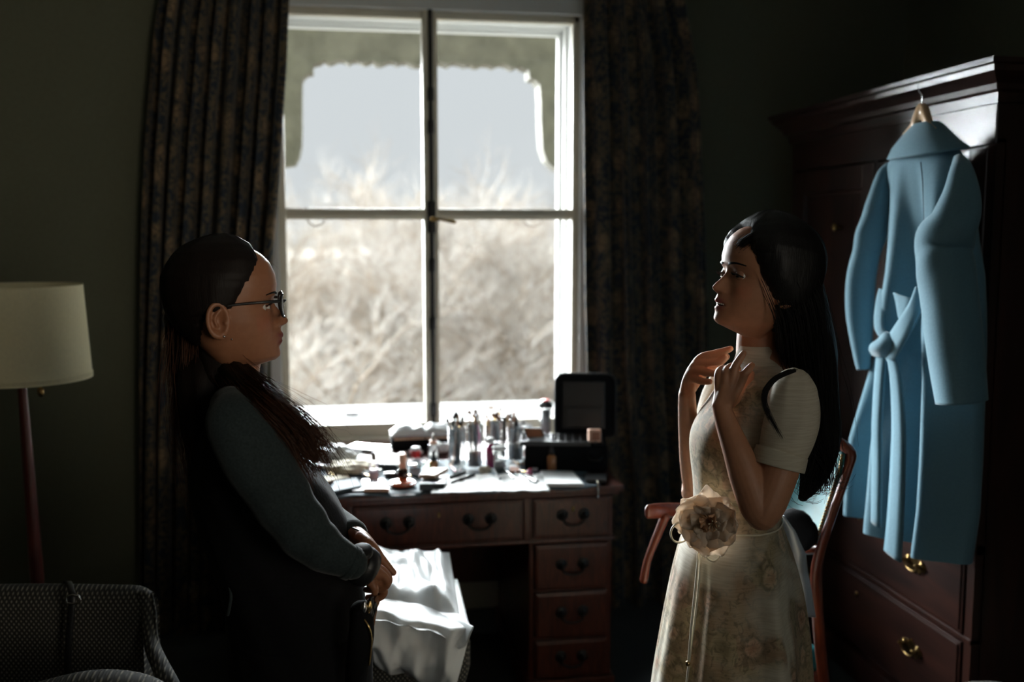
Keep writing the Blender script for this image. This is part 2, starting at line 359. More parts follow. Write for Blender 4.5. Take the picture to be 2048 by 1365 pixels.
# ================================================================ SETTING
def struct(name,vf,m,parent=None,smooth=False,**t):
    return obj(name,vf,m,parent,smooth,kind='structure',**t)
YW=4.10; WX0,WX1,WZ0,WZ1=-.272,.985,.80,2.50; XL,XR,YB,ZC=-2.5,2.42,-1.6,2.95
struct('floor',box((XL-.1,YB-.1,-.06),(XR+.1,YW+.1,0)),'carpet')
struct('ceiling',box((XL-.1,YB-.1,ZC),(XR+.1,YW+.1,ZC+.1)),'ceil')
struct('wall_left',box((XL-.12,YB,0),(XL,YW,ZC)),'wall')
struct('wall_right',box((XR,YB,0),(XR+.12,YW,ZC)),'wall')
bx0,bx1,bz0,bz1=1.1,2.25,1.1,2.65
struct('wall_back',join(box((XL,YB-.12,0),(bx0,YB,ZC)),box((bx1,YB-.12,0),(XR,YB,ZC)),box((bx0,YB-.12,0),(bx1,YB,bz0)),box((bx0,YB-.12,bz1),(bx1,YB,ZC))),'wall')
w2=struct('added_fill_window',join(box((bx0,YB-.10,bz0),(bx0+.05,YB-.05,bz1)),box((bx1-.05,YB-.10,bz0),(bx1,YB-.05,bz1)),box((bx0,YB-.10,bz0),(bx1,YB-.05,bz0+.05)),box((bx0,YB-.10,bz1-.05),(bx1,YB-.05,bz1)),box((1.65,YB-.10,bz0),(1.69,YB-.05,bz1))),'wpaint')  # unseen window added only as an opening for the fill lamp
struct('pane',box((bx0,YB-.08,bz0),(bx1,YB-.076,bz1)),'pane',w2)
YO=4.50
struct('wall_front',join(box((XL,YW,0),(WX0,YO,ZC)),box((WX1,YW,0),(XR,YO,ZC)),box((WX0,YW,WZ1),(WX1,YO,ZC)),box((WX0,YW,0),(WX1,YO,.70))),'wall')
struct('baseboard_front',join(box((XL,YW-.02,0),(XR,YW,.16),.004),box((XL,YW-.026,.14),(XR,YW,.17),.005)),'paint')
struct('baseboard_left',box((XL,YB,0),(XL+.02,YW-.03,.16),.004),'paint')
struct('baseboard_right',box((XR-.02,YB,0),(XR,YW-.03,.16),.004),'paint')
# window: reveal, inner casements, cremone bolt, outer sash
win=struct('window_1',join(box((WX0-.03,YW-.012,.70),(WX0+.012,YO,WZ1)),box((WX1-.012,YW-.012,.70),(WX1+.04,YO,WZ1)),box((WX0-.03,YW-.012,WZ1-.012),(WX1+.04,YO,WZ1+.05))),'wpaint')
MX=.352
def casement(x0,x1,nm):
    y0,y1=YW+.02,YW+.062; sw=.036; z0,z1=.755,WZ1-.012
    f=join(box((x0,y0,z0),(x0+sw*.8,y1,z1),.006),box((x1-sw*.8,y0,z0),(x1,y1,z1),.006),box((x0,y0,z1-.03),(x1,y1,z1),.006),
           box((x0,y0,z0),(x1,y1,.812),.006),box((x0,y0+.004,1.664),(x1,y1,1.700),.008),box((x0,y0+.02,1.655),(x1,y1,1.666),.003))
    s=struct(nm,f,'paint',win,smooth=False)
    for a,b in ((.812,1.66),(1.70,z1-.03)):
        struct('pane',box((x0+.02,y0+.02,a-.005),(x1-.02,y0+.024,b+.005)),'pane',s)
    return s
casement(WX0+.012,MX-.003,'casement'); casement(MX+.003,WX1-.012,'casement')
obj('meeting_bead',join(box((MX-.030,YW+.004,.76),(MX-.006,YW+.03,WZ1-.01),.006),box((MX+.012,YW+.010,.76),(MX+.022,YW+.03,WZ1-.01),.004)),'paint',win,False)
rod=tube([(MX+.001,YW-.002,.80,.0085),(MX+.001,YW-.002,1.6,.0085),(MX+.001,YW-.002,2.49,.0085)],10,3)
bolt=obj('espagnolette_bolt',join(rod,*[lathe([(.013,0),(.014,.01),(.014,.045),(.012,.055)],10,(MX+.001,YW-.002,z)) for z in (.84,1.20,1.44,2.0,2.13)],
   box((MX-.016,YW-.012,1.60),(MX+.018,YW+.006,1.73),.006)),'iron',win,True)
h0=PY(868,438,YW-.02); h1=PY(909,444,YW-.06)
obj('bolt_handle',join(tube([(*h0,.010),(*(h0*.6+h1*.4+Vector((0,0,.002))),.006),(*h1,.0085)],10,4),lathe([(.016,-.008),(.017,0),(.012,.008)],14,tuple(h0))),'brass',bolt,label='brass lever handle')
# outer fixed frame and meeting rail
oy=YO-.06
o1=join(box((WX0,oy,2.470),(WX1,oy+.05,WZ1+.02),.006),box((WX0-.02,oy,.72),(WX0+.022,oy+.05,2.5),.006),box((WX1-.032,oy,.72),(WX1+.01,oy+.05,2.5),.006),
        box((WX0,oy+.01,1.665),(WX1,oy+.05,1.70),.008),box((WX0,oy-.06,2.478),(WX1,oy-.04,2.5),.004),box((WX1-.026,oy-.10,.78),(WX1,oy-.07,2.49),.004))
osash=struct('outer_sash',o1,'wpaint',win)
struct('pane',box((WX0,oy+.03,.8),(WX1,oy+.034,1.67)),'pane',osash); struct('pane',box((WX0,oy+.03,1.70),(WX1,oy+.034,2.37)),'pane',osash)
for xa,xb,y in ((615,649,443),(1045,1084,446)):
    a=PY(xa,y,oy-.02); b=PY(xb,y,oy-.02); c=(a+b)/2; w=(b.x-a.x)/2
    obj('finger_pull',wire([(c.x+w*math.cos(t),c.y,1.665-.035*math.sin(t)) for t in np.linspace(0,PI,9)],.0035),'taupe',osash,label='small curved metal sash lift')
# deep white outer sill, catch on it, inner sill rail
struct('window_sill',join(prism([(YW+.06,.775),(YO+.36,.762),(YO+.36,.70),(YW+.06,.70)],(WX0-.02,WX1+.02),'x')),'sillpaint',win)
cp=PZ(703,831,.772)
catch=obj('sill_catch',join(prism([(-.030,0),(.030,0),(.012,.016),(-.012,.016)],(-.008,.008)),box((-.013,-.006,.016),(.013,.006,.024),.003)),'iron',None,False,local=True)
catch.location=cp; catch.parent=win; catch.scale=(1.3,1.3,1.4)
obj('inner_sill_rail',join(box((WX0,YW-.03,.735),(WX1+.02,YW+.06,.758),.008),box((WX0,YW-.015,.70),(WX1+.02,YW+.05,.736),.004)),'paint',win,False)
# ---------------- outside: fretted porch arch, ground, trees
arch_px=[(560,335),(590,330),(599,312),(603,290),(604,250),(604,160),(608,152),(616,146),(626,145),(626,128),(635,125),(641,124),(647,119),(653,124),(660,125),(668,122),(677,118),(686,119),(693,122),(698,126),(703,121),(711,119),(718,120),(728,125),(738,124),(745,120),(752,126),(762,128),(770,125),(780,121),(788,122),(796,127),(804,123),(814,123),(822,127),(832,130),
 (846,129),(858,126),(870,124),(880,124),(890,127),(898,130),(906,124),(915,124),(925,127),(933,130),(942,127),(950,131),(960,131),(968,127),(980,128),(990,133),(998,128),(1007,126),(1016,129),(1026,135),(1034,134),(1040,129),(1046,135),(1058,138),(1060,156),(1072,160),(1080,170),(1082,200),(1083,260),(1086,300),(1094,322),(1104,332),(1116,340)]
YA=5.3
pts=[PY(x,y,YA) for x,y in arch_px]
ol=[(p.x,p.z) for p in pts]; xa,xb=-1.2,2.1
ol=[(xa,2.74),(xa,ol[0][1]-.0)]+ol+[(xb,ol[-1][1]),(xb,2.74)]
struct('porch_arch',prism(ol,(YA,YA+.14)),'stone',label='scalloped rendered porch arch outside the window')
struct('porch_lintel',join(box((xa,YA-.03,2.73),(xb,YA+.17,2.78),.01)),'stone')
hr=[]
for j in range(60):
    y=7+j*1.3; row=[]
    for i in range(60):
        x=-26+i*.95; z=-3.4+max(0,(y-10))*.085+ .5*noise.noise(Vector((x*.15,y*.15,0)))
        z=min(z,.35+.45*noise.noise(Vector((x*.12,9,0)))) if y>40 else z
        row.append((x,y,z))
    hr.append(row)
struct('ground_outside',grid(hr),'ground',smooth=True)
def tree_mesh(seed,h=7.0,depth=5):
    r=random.Random(seed); segs=[]
    def br(p,d,L,rad_,lv):
        n=3; q=p
        for k in range(n):
            d2=(d+Vector((r.uniform(-.28,.28),r.uniform(-.28,.28),r.uniform(-.05,.22)))).normalized()
            q2=q+d2*L/n; r2=rad_*(.86); segs.append((q,q2,rad_,r2,lv)); q=q2; d=d2; rad_=r2
            if lv>0 and (k>0 or lv<depth):
                for _ in range(2 if lv>1 else 3):
                    a=r.uniform(0,2*PI); tilt=r.uniform(.5,1.15)
                    s=d.orthogonal().normalized(); s=Matrix.Rotation(a,3,d)@s
                    nd=(d*math.cos(tilt)+s*math.sin(tilt)).normalized(); nd.z=nd.z*.75+.12
                    br(q,nd.normalized(),L*r.uniform(.55,.8),rad_*.6,lv-1)
        
    br(Vector((0,0,0)),Vector((r.uniform(-.2,.2),r.uniform(-.2,.2),1)).normalized(),h*.42,h*.026,depth-1)
    def mk(sel):
        V=[];Fc=[]
        for a,b,ra,rb,lv in segs:
            if not sel(lv): continue
            t=(b-a).normalized(); s=t.orthogonal().normalized(); u=t.cross(s); k=len(V)
            for c,rr in ((a,ra),(b,rb)):
                for i in range(3):
                    an=2*PI*i/3; V.append(c+s*math.cos(an)*rr+u*math.sin(an)*rr)
            for i in range(3):
                j=(i+1)%3; Fc.append((k+i,k+j,k+3+j,k+3+i))
        return V,Fc
    return mk(lambda l:l==depth-1),mk(lambda l:0<l<depth-1),mk(lambda l:l==0)
protos=[]
for sd_,mt in ((11,'bark'),(23,'bark_l'),(37,'bark')):
    a,b,c=tree_mesh(sd_)
    t=thing('bare_tree',(0,0,0),'x','tree')
    obj('trunk',a,mt,t,local=True); obj('branch',b,mt,t,local=True,kind='stuff'); obj('twig',c,'bark_l' if mt=='bark' else 'bark',t,local=True,kind='stuff')
    protos.append(t)
spots=[(560,13,1.0),(640,16,1.05),(715,12,.8),(790,18,1.15),(850,14,.9),(925,13.5,.95),(990,17,1.1),(1050,12.5,.85),(1110,15,1.0),(600,22,1.3),(690,24,1.35),(760,21,1.25),(830,26,1.4),(900,23,1.3),(970,25,1.4),(1040,21,1.2),(1100,24,1.3),(520,18,1.2),(1160,18,1.15)]
for i,(px,d,s) in enumerate(spots):
    g=P(px,700,d); z=-3.4+max(0,(g.y-10))*.085-.3
    t=protos[i] if i<3 else dup(protos[i%3])
    t.location=(g.x,g.y,z); t.rotation_euler=(0,0,i*1.9); s*=.70 if d<20 else .66; t.scale=(s,s,s)
    far='beyond the window, in the back row' if d>20 else 'outside the window, in the front row'
    tag(t,'pale leafless tree with tangled bare branches '+far,'tree','bare trees in the back row' if d>20 else 'bare trees in the front row')
# low scrub: a mass of twigs nobody could count
V=[];Fc=[]
for i in range(9000):
    px=rng.uniform(480,1200); d=rng.uniform(9,34); g=P(px,700,d); z=-3.4+max(0,(g.y-10))*.085-.1
    a=Vector((g.x,g.y,z+rng.uniform(0,1.6))); dr=Vector((rng.normal(0,1),rng.normal(0,1),rng.normal(.6,.8))).normalized(); L=rng.uniform(.4,1.3); w=rng.uniform(.008,.03)
    s=dr.orthogonal().normalized()*w; u=dr.cross(s); b=a+dr*L; k=len(V)
    V+= [a+s,a-s*.5+u*.8,a-s*.5-u*.8,b]; Fc+=[(k,k+1,k+3),(k+1,k+2,k+3),(k+2,k,k+3)]
obj('dry_scrub',(V,Fc),'brush',None,False,label='tangle of pale dry scrub below the bare trees outside the window',cat='scrub',kind='stuff')
# ================================================================ CURTAINS
def curtain(rows,y0,nf,seed,nx=220,ny=40):
    R=random.Random(seed); ph=[R.uniform(0,2*PI) for _ in range(6)]
    ys=[r[0] for r in rows]; out=[]
    for j in range(ny+1):
        t=j/ny; py=ys[0]+(ys[-1]-ys[0])*t
        l=lerp(py,ys,[r[1] for r in rows]); r=lerp(py,ys,[r[2] for r in rows])
        a=PY(l,py,y0); b=PY(r,py,y0); row=[]
        for i in range(nx+1):
            s=i/nx; w=s+.012*math.sin(2*PI*3*s+ph[1])+.006*math.sin(7*t+s*9+ph[2])
            c=math.cos(2*PI*nf*w+ph[0]); c=math.copysign(abs(c)**.7,c)
            amp=.026+.020*t; dy=-amp*c-.008*math.cos(2*PI*nf*2.3*w+ph[3]+t*2)
            dx=.010*math.sin(2*PI*nf*2*w+ph[0])*(.4+t)
            row.append((a.x+(b.x-a.x)*s+dx,y0+dy,a.z))
        out.append(row)
    return out
def curtain_obj(rows,y0,nf,seed,label):
    g=curtain(rows,y0,nf,seed)
    t=thing('curtain',(g[0][0][0],y0,g[-1][0][2]),label,'curtain')
    obj('drape',solid(g,.004,(0,1,0)),'curtain',t)
    # pencil pleat heading tape above the frame
    hd=[[(p[0],p[1]*1+.0,p[2]+.02) for p in g[0]],[(p[0],p[1],p[2]-.05) for p in g[0]]]
    obj('heading_tape',solid([[ (x,y-.003,z) for x,y,z in r] for r in hd],.002,(0,-1,0)),'curtain',t)
lc=[(-90,334,581),(0,315,577),(60,306,574),(120,301,572),(200,295,566),(300,288,560),(400,284,554),(500,281,545),(600,279,540),(750,276,530),(900,275,522),(1100,274,517),(1400,272,515),(1440,272,515)]
rc=[(-90,1166,1360),(0,1165,1366),(100,1164,1385),(200,1164,1394),(300,1164,1398),(500,1165,1407),(600,1166,1410),(750,1169,1413),(850,1180,1415),(1000,1196,1417),(1400,1200,1420),(1440,1200,1420)]
# the curtains hang to the floor
def to_floor(rows,y0):
    r=rows[-1]; py=2000
    for py in range(1440,1900,5):
        if PY(r[1],py,y0).z<.03: break
    return rows[:-1]+[(py,r[1],r[2])]
curtain_obj(to_floor(lc,4.03),4.03,8,3,'dark navy floral curtain at the left of the window, behind the woman in glasses')
curtain_obj(to_floor(rc,4.03),4.03,5,8,'dark navy floral curtain at the right of the window, beside the black make-up case')
# ================================================================ PEDESTAL DESK
DZ=.755; DX0,DX1,DY0,DY1=-.36,.915,3.17,3.955
desk=thing('pedestal_desk',(.28,3.56,0),'reddish mahogany pedestal desk covered in make-up under the window','desk')
obj('desktop',join(box((DX0,DY0,DZ-.022),(DX1,DY1,DZ),.006),box((DX0+.012,DY0+.012,DZ-.036),(DX1-.012,DY1-.01,DZ-.02),.006)),'mahog',desk,False)
FY=DY0+.035   # drawer front plane
obj('frieze',join(box((DX0+.03,FY,.565),(DX1-.03,DY1-.03,DZ-.034),.004),box((DX0+.022,FY-.012,.560),(DX1-.022,FY+.03,.572),.004),box((.575,FY-.008,.57),(.600,FY+.01,DZ-.036),.004),box((-.01,FY-.008,.57),(.008,FY+.01,DZ-.036),.004)),'mahog',desk,False)
def bail(name,c,w,parent,m='iron',n=(0,-1,0),k=1.0):
    """swan-neck bail handle with two round backplates on a front facing n"""
    n=Vector(n); s=n.cross(Vector((0,0,1))).normalized(); c=Vector(c)
    parts=[]
    for q in (-1,1):
        a=c+s*(q*w/2)
        fr=Matrix.Translation(a)@n.to_track_quat('Z','Y').to_matrix().to_4x4()
        parts.append(xf(lathe([(.020*k,0),(.020*k,.002),(.015*k,.005),(.010*k,.004),(.006*k,.012),(.008*k,.020),(.003*k,.024)],16),fr))
    pts=[c+s*(w/2*math.cos(t))+n*.017*k+Vector((0,0,-.034*k*math.sin(t)**.7 if math.sin(t)>0 else 0)) for t in np.linspace(0,PI,11)]
    parts.append(wire([tuple(p) for p in pts],.0038*k))
    return obj(name,join(*parts),m,parent,True)
def drawer(x0,x1,z0,z1,hs,key=None):
    d=obj('drawer',join(box((x0,FY-.012,z0),(x1,FY+.02,z1),.004),box((x0+.006,FY-.016,z0+.006),(x1-.006,FY-.008,z1-.006),.003)),'mahog',desk,False)
    for h in hs: bail('handle',(h,FY-.016,(z0+z1)/2+.012),.075,d)
    if key is not None: obj('keyhole',xf(lathe([(.007,0),(.007,.002),(.004,.003)],10),Matrix.Translation((key,FY-.016,(z0+z1)/2+.03))@Matrix.Rotation(PI/2,4,'X')@Matrix.Diagonal((.7,1.3,1,1))),'brass',d)
drawer(.012,.572,.580,.712,(.155,.425),.29)
drawer(.606,.872,.580,.712,(.742,),.742)
drawer(-.325,-.016,.580,.712,(-.17,),-.17)
for x0,x1 in ((.596,.885),(-.335,-.008)):
    obj('pedestal',join(box((x0,FY+.01,.06),(x1,DY1-.05,.565),.004),box((x0-.012,FY-.008,0),(x1+.012,DY1-.04,.075),.006)),'mahog',desk,False)
    for a,b in ((.085,.215),(.228,.385),(.398,.552)):
        drawer(x0+.018,x1-.018,a,b,((x0+x1)/2,))
obj('modesty_panel',box((-.01,DY1-.10,.2),(.60,DY1-.08,.56)),'mahog',desk,False)
# ================================================================ WARDROBE
WXF=1.79; WY0,WY1=2.545,3.825; WD=2.39; WH=1.985
ward=thing('wardrobe',(2.09,3.18,0),'tall dark wooden wardrobe with moulded cornice, a blue coat hung on its front','wardrobe')
obj('carcass',join(box((WXF+.022,WY0,.06),(WD,WY1,WH),.004),box((WXF-.01,WY0-.012,0),(WD,WY1+.012,.10),.006),box((WXF,WY0,.10),(WXF+.03,WY0+.035,1.86)),box((WXF,WY1-.035,.10),(WXF+.03,WY1,1.86)),box((WXF,3.172,.69),(WXF+.03,3.190,1.86)),box((WXF,WY0,.665),(WXF+.03,WY1,.70),.004),box((WXF-.004,WY0,.395),(WXF+.03,WY1,.412),.003)),'wardwood',ward,False)
obj('frieze',box((WXF-.004,WY0,1.845),(WXF+.03,WY1,WH-.01),.004),'wardwood_h',ward,False)
prof=[(0,WH-.03),(-.012,WH-.028),(-.016,WH),(-.030,WH+.006),(-.034,WH+.022),(-.052,WH+.040),(-.066,WH+.050),(-.068,WH+.066),(-.078,WH+.070),(-.078,WH+.084),(.0,WH+.088)]
rows=[]
for ox,z in prof:
    e=-ox
    rows.append([(WD,WY0-e,z),(WXF+ox,WY0-e,z),(WXF+ox,WY1+e,z),(WD,WY1+e,z)])
cv,cf=grid(rows); k=len(cv); cv+=[(WD,WY0,WH+.088),(WD,WY1,WH+.088)]; cf.append((4*(len(rows)-1),4*(len(rows)-1)+1,4*(len(rows)-1)+2,4*(len(rows)-1)+3))
cf.append((0,4*(len(rows)-1)-0,3+4*(len(rows)-1),3)); obj('cornice',(cv,cf),'wardwood_h',ward,False)
def wdoor(y0,y1):
    s=.075; x=WXF-.004
    d=obj('door',join(box((x,y0,.71),(x+.024,y0+s,1.84),.004),box((x,y1-s,.71),(x+.024,y1,1.84),.004),box((x,y0+s,.71),(x+.024,y1-s,.80),.004),box((x,y0+s,1.755),(x+.024,y1-s,1.84),.004)),'wardwood',ward,False)
    ym=(y0+y1)/2
    for a,b in ((y0+s,ym-.002),(ym+.002,y1-s)): pass
    obj('panel',box((x+.012,y0+s-.005,.795),(x+.02,y1-s+.005,1.76),.002),'wardwood',d,False)
    obj('moulding',join(box((x+.003,y0+s,.80),(x+.014,y0+s+.014,1.755),.004),box((x+.003,y1-s-.014,.80),(x+.014,y1-s,1.755),.004),box((x+.003,y0+s,.80),(x+.014,y1-s,.814),.004),box((x+.003,y0+s,1.741),(x+.014,y1-s,1.755),.004)),'wardwood_h',d,False)
    return d
d1=wdoor(WY0+.038,3.171); d2=wdoor(3.191,WY1-.038)
kp=PX(1680,457,WXF-.006)
obj('keyhole_plate',xf(lathe([(.012,0),(.012,.002),(.006,.004)],12),Matrix.Translation((WXF-.006,3.225,1.28))@Matrix.Rotation(-PI/2,4,'Y')@Matrix.Diagonal((1.6,.8,1,1))),'brass',d2)
obj('door_knob',xf(lathe([(.010,0),(.006,.012),(.014,.02),(.015,.028),(.008,.034)],14),Matrix.Translation((WXF-.006,3.40,1.62))@Matrix.Rotation(-PI/2,4,'Y')),'brass',d2)
def wdrawer(z0,z1):
    x=WXF-.006
    d=obj('drawer',join(box((x,WY0+.04,z0),(x+.025,WY1-.04,z1),.004),box((x-.004,WY0+.05,z0+.010),(x+.01,WY1-.05,z1-.010),.003)),'wardwood_h',ward,False)
    zc=(z0+z1)/2+.01
    for px in (1836,):
        yy=2.83
    for yy in (2.83,3.54):
        # shaped brass backplate
        ol=[(-.062,0),(-.055,.014),(-.044,.010),(-.036,.022),(-.018,.020),(0,.032),(.018,.020),(.036,.022),(.044,.010),(.055,.014),(.062,0),(.052,-.014),(.040,-.012),(.030,-.024),(.012,-.020),(0,-.030),(-.012,-.020),(-.030,-.024),(-.040,-.012),(-.052,-.014)]
        obj('backplate',prism([(yy+a,zc+b) for a,b in ol],(x-.007,x-.003),'x'),'brass',d,False)
        bail('handle',(x-.007,yy,zc+.006),.075,d,'brass',(-1,0,0),.75)
    obj('keyhole',xf(lathe([(.010,0),(.010,.002),(.005,.003)],10),Matrix.Translation((x-.004,3.185,zc+.05))@Matrix.Rotation(-PI/2,4,'Y')),'brass',d)
wdrawer(.415,.66); wdrawer(.125,.39)
# ================================================================ FLOOR LAMP
lt=P(44,770,2.95); lb=P(76,1185,2.95); ax=(lb-lt)/(lt.z-lb.z); base=lt+ax*(lt.z-.03)
lamp=thing('floor_lamp',(base.x,base.y,0),'floor lamp with cream drum shade and tapered red-brown wooden pole','lamp')
obj('pole',tube([(*(lt+ax*-.12),.010),(*(lt+ax*.02),.013),(*(lt+ax*.3),.017),(*(lt+ax*.65),.021),(*(lt+ax*(lt.z-.04)),.024)],16,4),'lampwood',lamp)
obj('lamp_base',lathe([(.15,0),(.155,.012),(.15,.025),(.06,.04),(.03,.06)],32,(base.x,base.y,0)),'lampwood',lamp)
sb=P(42,757,2.95); st=P(36,570,2.95)
def shade(rb,rt,zb,zt,c0,c1):
    n=48; rows=[]
    for r,z,c in ((rb,zb,c0),(rb,zb+.008,c0),((rb*.5+rt*.5),(zb+zt)/2,(c0+c1)/2),(rt,zt-.008,c1),(rt,zt,c1),(rt-.004,zt,c1),(rb-.004,zb,c0),(rb,zb,c0)):
        rows.append([(c.x+r*math.cos(2*PI*i/n),c.y+r*math.sin(2*PI*i/n),z) for i in range(n)])
    return grid(rows,True)
sh=obj('lamp_shade',shade(.198,.178,sb.z-.0,st.z,sb,st),'shade',lamp)
obj('shade_trim',join(shade(.200,.200,sb.z-.002,sb.z+.014,sb,sb)),'shade',sh)
obj('pull_switch',join(wire([(lt.x+.06,lt.y-.05,lt.z+.1),(lt.x+.066,lt.y-.05,lt.z-.005)],.002),lathe([(.004,-.03),(.009,-.022),(.009,-.006),(.003,0)],10,(lt.x+.066,lt.y-.05,lt.z-.0))),'brass',lamp)
# ================================================================ ARMCHAIR (left foreground)
CD=2.35
ac=P(150,1300,CD); arm=thing('armchair',(ac.x,ac.y,0),'low armchair in grey diamond-weave fabric at the bottom left of the photo','armchair')
zt=P(150,1172,CD).z
def back_panel():
    rows=[]; xs=np.linspace(-260,300,40); 
    def top(x): return 1180-(6 if x>60 else 6*(x+260)/320)-4*math.sin((x+260)/560*PI)+ (14*max(0,(x-262)/38)**2.2)
    for x in xs:
        ty=top(x); ring=[]
        p=P(x,ty,CD); r=.055
        for a in np.linspace(-PI*.5,PI*1.0,14):
            q=p+HH*(-math.cos(a)*0+r*math.cos(a+PI/2)*-1) ; q=p+HH*(r*math.sin(a))+UP*(-r+r*math.cos(a)) if False else p+HH*(-r*math.cos(a))+UP*(r*math.sin(a)-r)
            ring.append(q)
        fr=p-HH*r*.6+UP*(-.75); bk=p+HH*(r*.9)+UP*(-.72)
        ring=[Vector((bk.x,bk.y,.05))]+[p+HH*(r*math.cos(t))+UP*(-r+r*math.sin(t)) for t in np.linspace(0,PI,12)]+[p-HH*(r*1.0)+UP*(-.30),Vector((fr.x,fr.y,.05))]
        rows.append(ring)
    v,f=grid(rows); n=len(rows[0]); f+= [tuple(range(n)),tuple((len(rows)-1)*n+i for i in range(n-1,-1,-1))]
    return v,f
obj('backrest',back_panel(),'uphol',arm)
# scrolled side wing flowing down to the arm
wing=[(288,1196,CD-.02,16),(297,1225,CD-.04,15),(299,1262,CD-.08,15),(306,1298,CD-.13,16),(322,1335,CD-.2,18),(345,1390,CD-.27,22),(360,1480,CD-.3,26)]
obj('side_wing',ptube(wing,14,5),'uphol',arm)
obj('piping',ptube([(303,1190,CD-.02,3),(310,1225,CD-.05,3),(312,1262,CD-.09,3),(320,1298,CD-.14,3),(337,1335,CD-.21,3),(352,1370,CD-.26,3)],6,4),'uphol',arm)
obj('seat_cushion',ptube([(60,1430,CD-.45,70,60),(180,1400,CD-.42,68,58),(268,1398,CD-.36,60,52),(318,1412,CD-.32,50,44)],20,5),'uphol',arm)
obj('seat_base',box((ac.x-.45,ac.y-.62,.12),(ac.x+.30,ac.y-.02,.42),.03),'uphol',arm)
for sx_,sy_ in ((-.40,-.55),(.24,-.55),(-.40,-.08),(.24,-.08)):
    obj('leg',tube([(ac.x+sx_,ac.y+sy_,.0+.012,.014),(ac.x+sx_,ac.y+sy_,.13,.022)],10,2),'redwood',arm)
# black strap hooked over the backrest
sp=[P(138,1172,CD-.02),P(134,1166,CD+.02),P(141,1180,CD-.065),P(147,1200,CD-.085),P(140,1260,CD-.09),P(136,1330,CD-.09),P(133,1400,CD-.08)]
strap=thing('shoulder_strap',sp[3],'thin black strap with a small buckle hooked over the armchair backrest','strap')
def ribbon(pts,w,th,wv,sub=5):
    pts=catmull([list(p) for p in pts],sub); rows=[]
    for p in pts: p=Vector(p); rows.append([p-Vector(wv)*w/2,p,p+Vector(wv)*w/2])
    t=(Vector(pts[-1])-Vector(pts[0])).normalized(); return solid(rows,th,t.cross(Vector(wv)).normalized())
obj('webbing',ribbon([P(132,1186,CD+.07),P(133,1170,CD+.03),P(137,1164,CD-.01),P(142,1178,CD-.07),P(145,1200,CD-.095),P(140,1260,CD-.1),P(136,1330,CD-.1),P(133,1420,CD-.1)],.016,.004,RR),'black',strap)
bq=P(146,1200,CD-.11)
obj('buckle',wire([tuple(bq+RR*a+UP*b) for a,b in ((-.014,-.009),(.014,-.009),(.014,.009),(-.014,.009),(-.014,-.009))],.0025,6,2),'silver',strap)
# ================================================================ GREEN LEATHER DESK CHAIR
GD=2.62
gs=P(1500,1150,GD); chair=thing('desk_chair',(gs.x,gs.y,0),'open-arm chair with green studded leather back and red-brown wooden frame','chair')
bl=[P(1560,870,GD+.10),P(1644,866,GD-.05),P(1700,905,GD-.12),P(1690,960,GD-.12),P(1662,1030,GD-.12),P(1638,1100,GD-.12)]
obj('back_frame',join(ptube([(1520,880,GD+.25,9),(1600,858,GD+.08,10),(1650,868,GD-.03,10),(1678,885,GD-.09,11),(1701,907,GD-.12,12),(1697,935,GD-.13,10),(1684,975,GD-.14,9),(1665,1030,GD-.15,9),(1642,1098,GD-.15,10),(1632,1160,GD-.12,12),(1640,1290,GD-.06,12),(1655,1420,GD,11)],10,4),
   ptube([(1540,1098,GD+.06,9),(1590,1102,GD-.05,9),(1640,1100,GD-.14,10)],10,3)),'redwood',chair)
rows=[]
for t in np.linspace(0,1,16):
    row=[]
    ry=908+(1092-908)*t; rx=lerp(ry,[900,935,975,1030,1095],[1692,1686,1673,1655,1634])
    for s in np.linspace(0,1,16):
        x=rx+(1530-rx)*s; y=ry+ (-22*s if t<.5 else 4*s)
        row.append(P(x,y,GD-.135+.26*s+.03*math.sin(s*PI)*math.sin(t*PI)))
    rows.append(row)
bp=obj('leather_back',solid(rows,.03,HH),'leather',chair)
nails=[]
for t in np.linspace(.0,1,30):
    ry=912+(1088-912)*t; rx=lerp(ry,[900,935,975,1030,1095],[1692,1686,1673,1655,1634])-6
    p=P(rx,ry,GD-.142); 
    obj('nail',xf(lathe([(.0045,0),(.0038,.002),(.0015,.0035)],7),Matrix.Translation(p)@(-HH).to_track_quat('Z','Y').to_matrix().to_4x4()),'brass',bp)
obj('arm_rest',join(ptube([(1296,1024,GD-.12,7,15),(1320,1022,GD-.10,9,16),(1350,1022,GD-.06,9,16),(1420,1022,GD+.1,9,15),(1520,1015,GD+.2,9,14)],12,4),ptube([(1330,1036,GD-.1,10),(1312,1078,GD-.08,9),(1296,1120,GD-.06,8),(1288,1160,GD-.05,9)],10,4)),'redwood',chair)
sq=P(1480,1180,GD+.2); sz=.44
obj('seat',xf(box((-.15,-.2,0),(.15,.2,.07),.025),Matrix.Translation((sq.x,sq.y,sz-.07))@Matrix.Rotation(-YAW+.35,4,'Z')),'leather',chair)
obj('seat_rail',xf(box((-.155,-.205,0),(.155,.205,.05),.008),Matrix.Translation((sq.x,sq.y,sz-.12))@Matrix.Rotation(-YAW+.35,4,'Z')),'redwood',chair)
for a,b in ((-.13,-.18),(.13,-.18),(-.13,.18)):
    q=Matrix.Rotation(-YAW+.35,4,'Z')@Vector((a,b,0)); obj('leg',tube([(sq.x+q.x,sq.y+q.y,.015,.014),(sq.x+q.x,sq.y+q.y,.36,.022)],10,2),'redwood',chair)
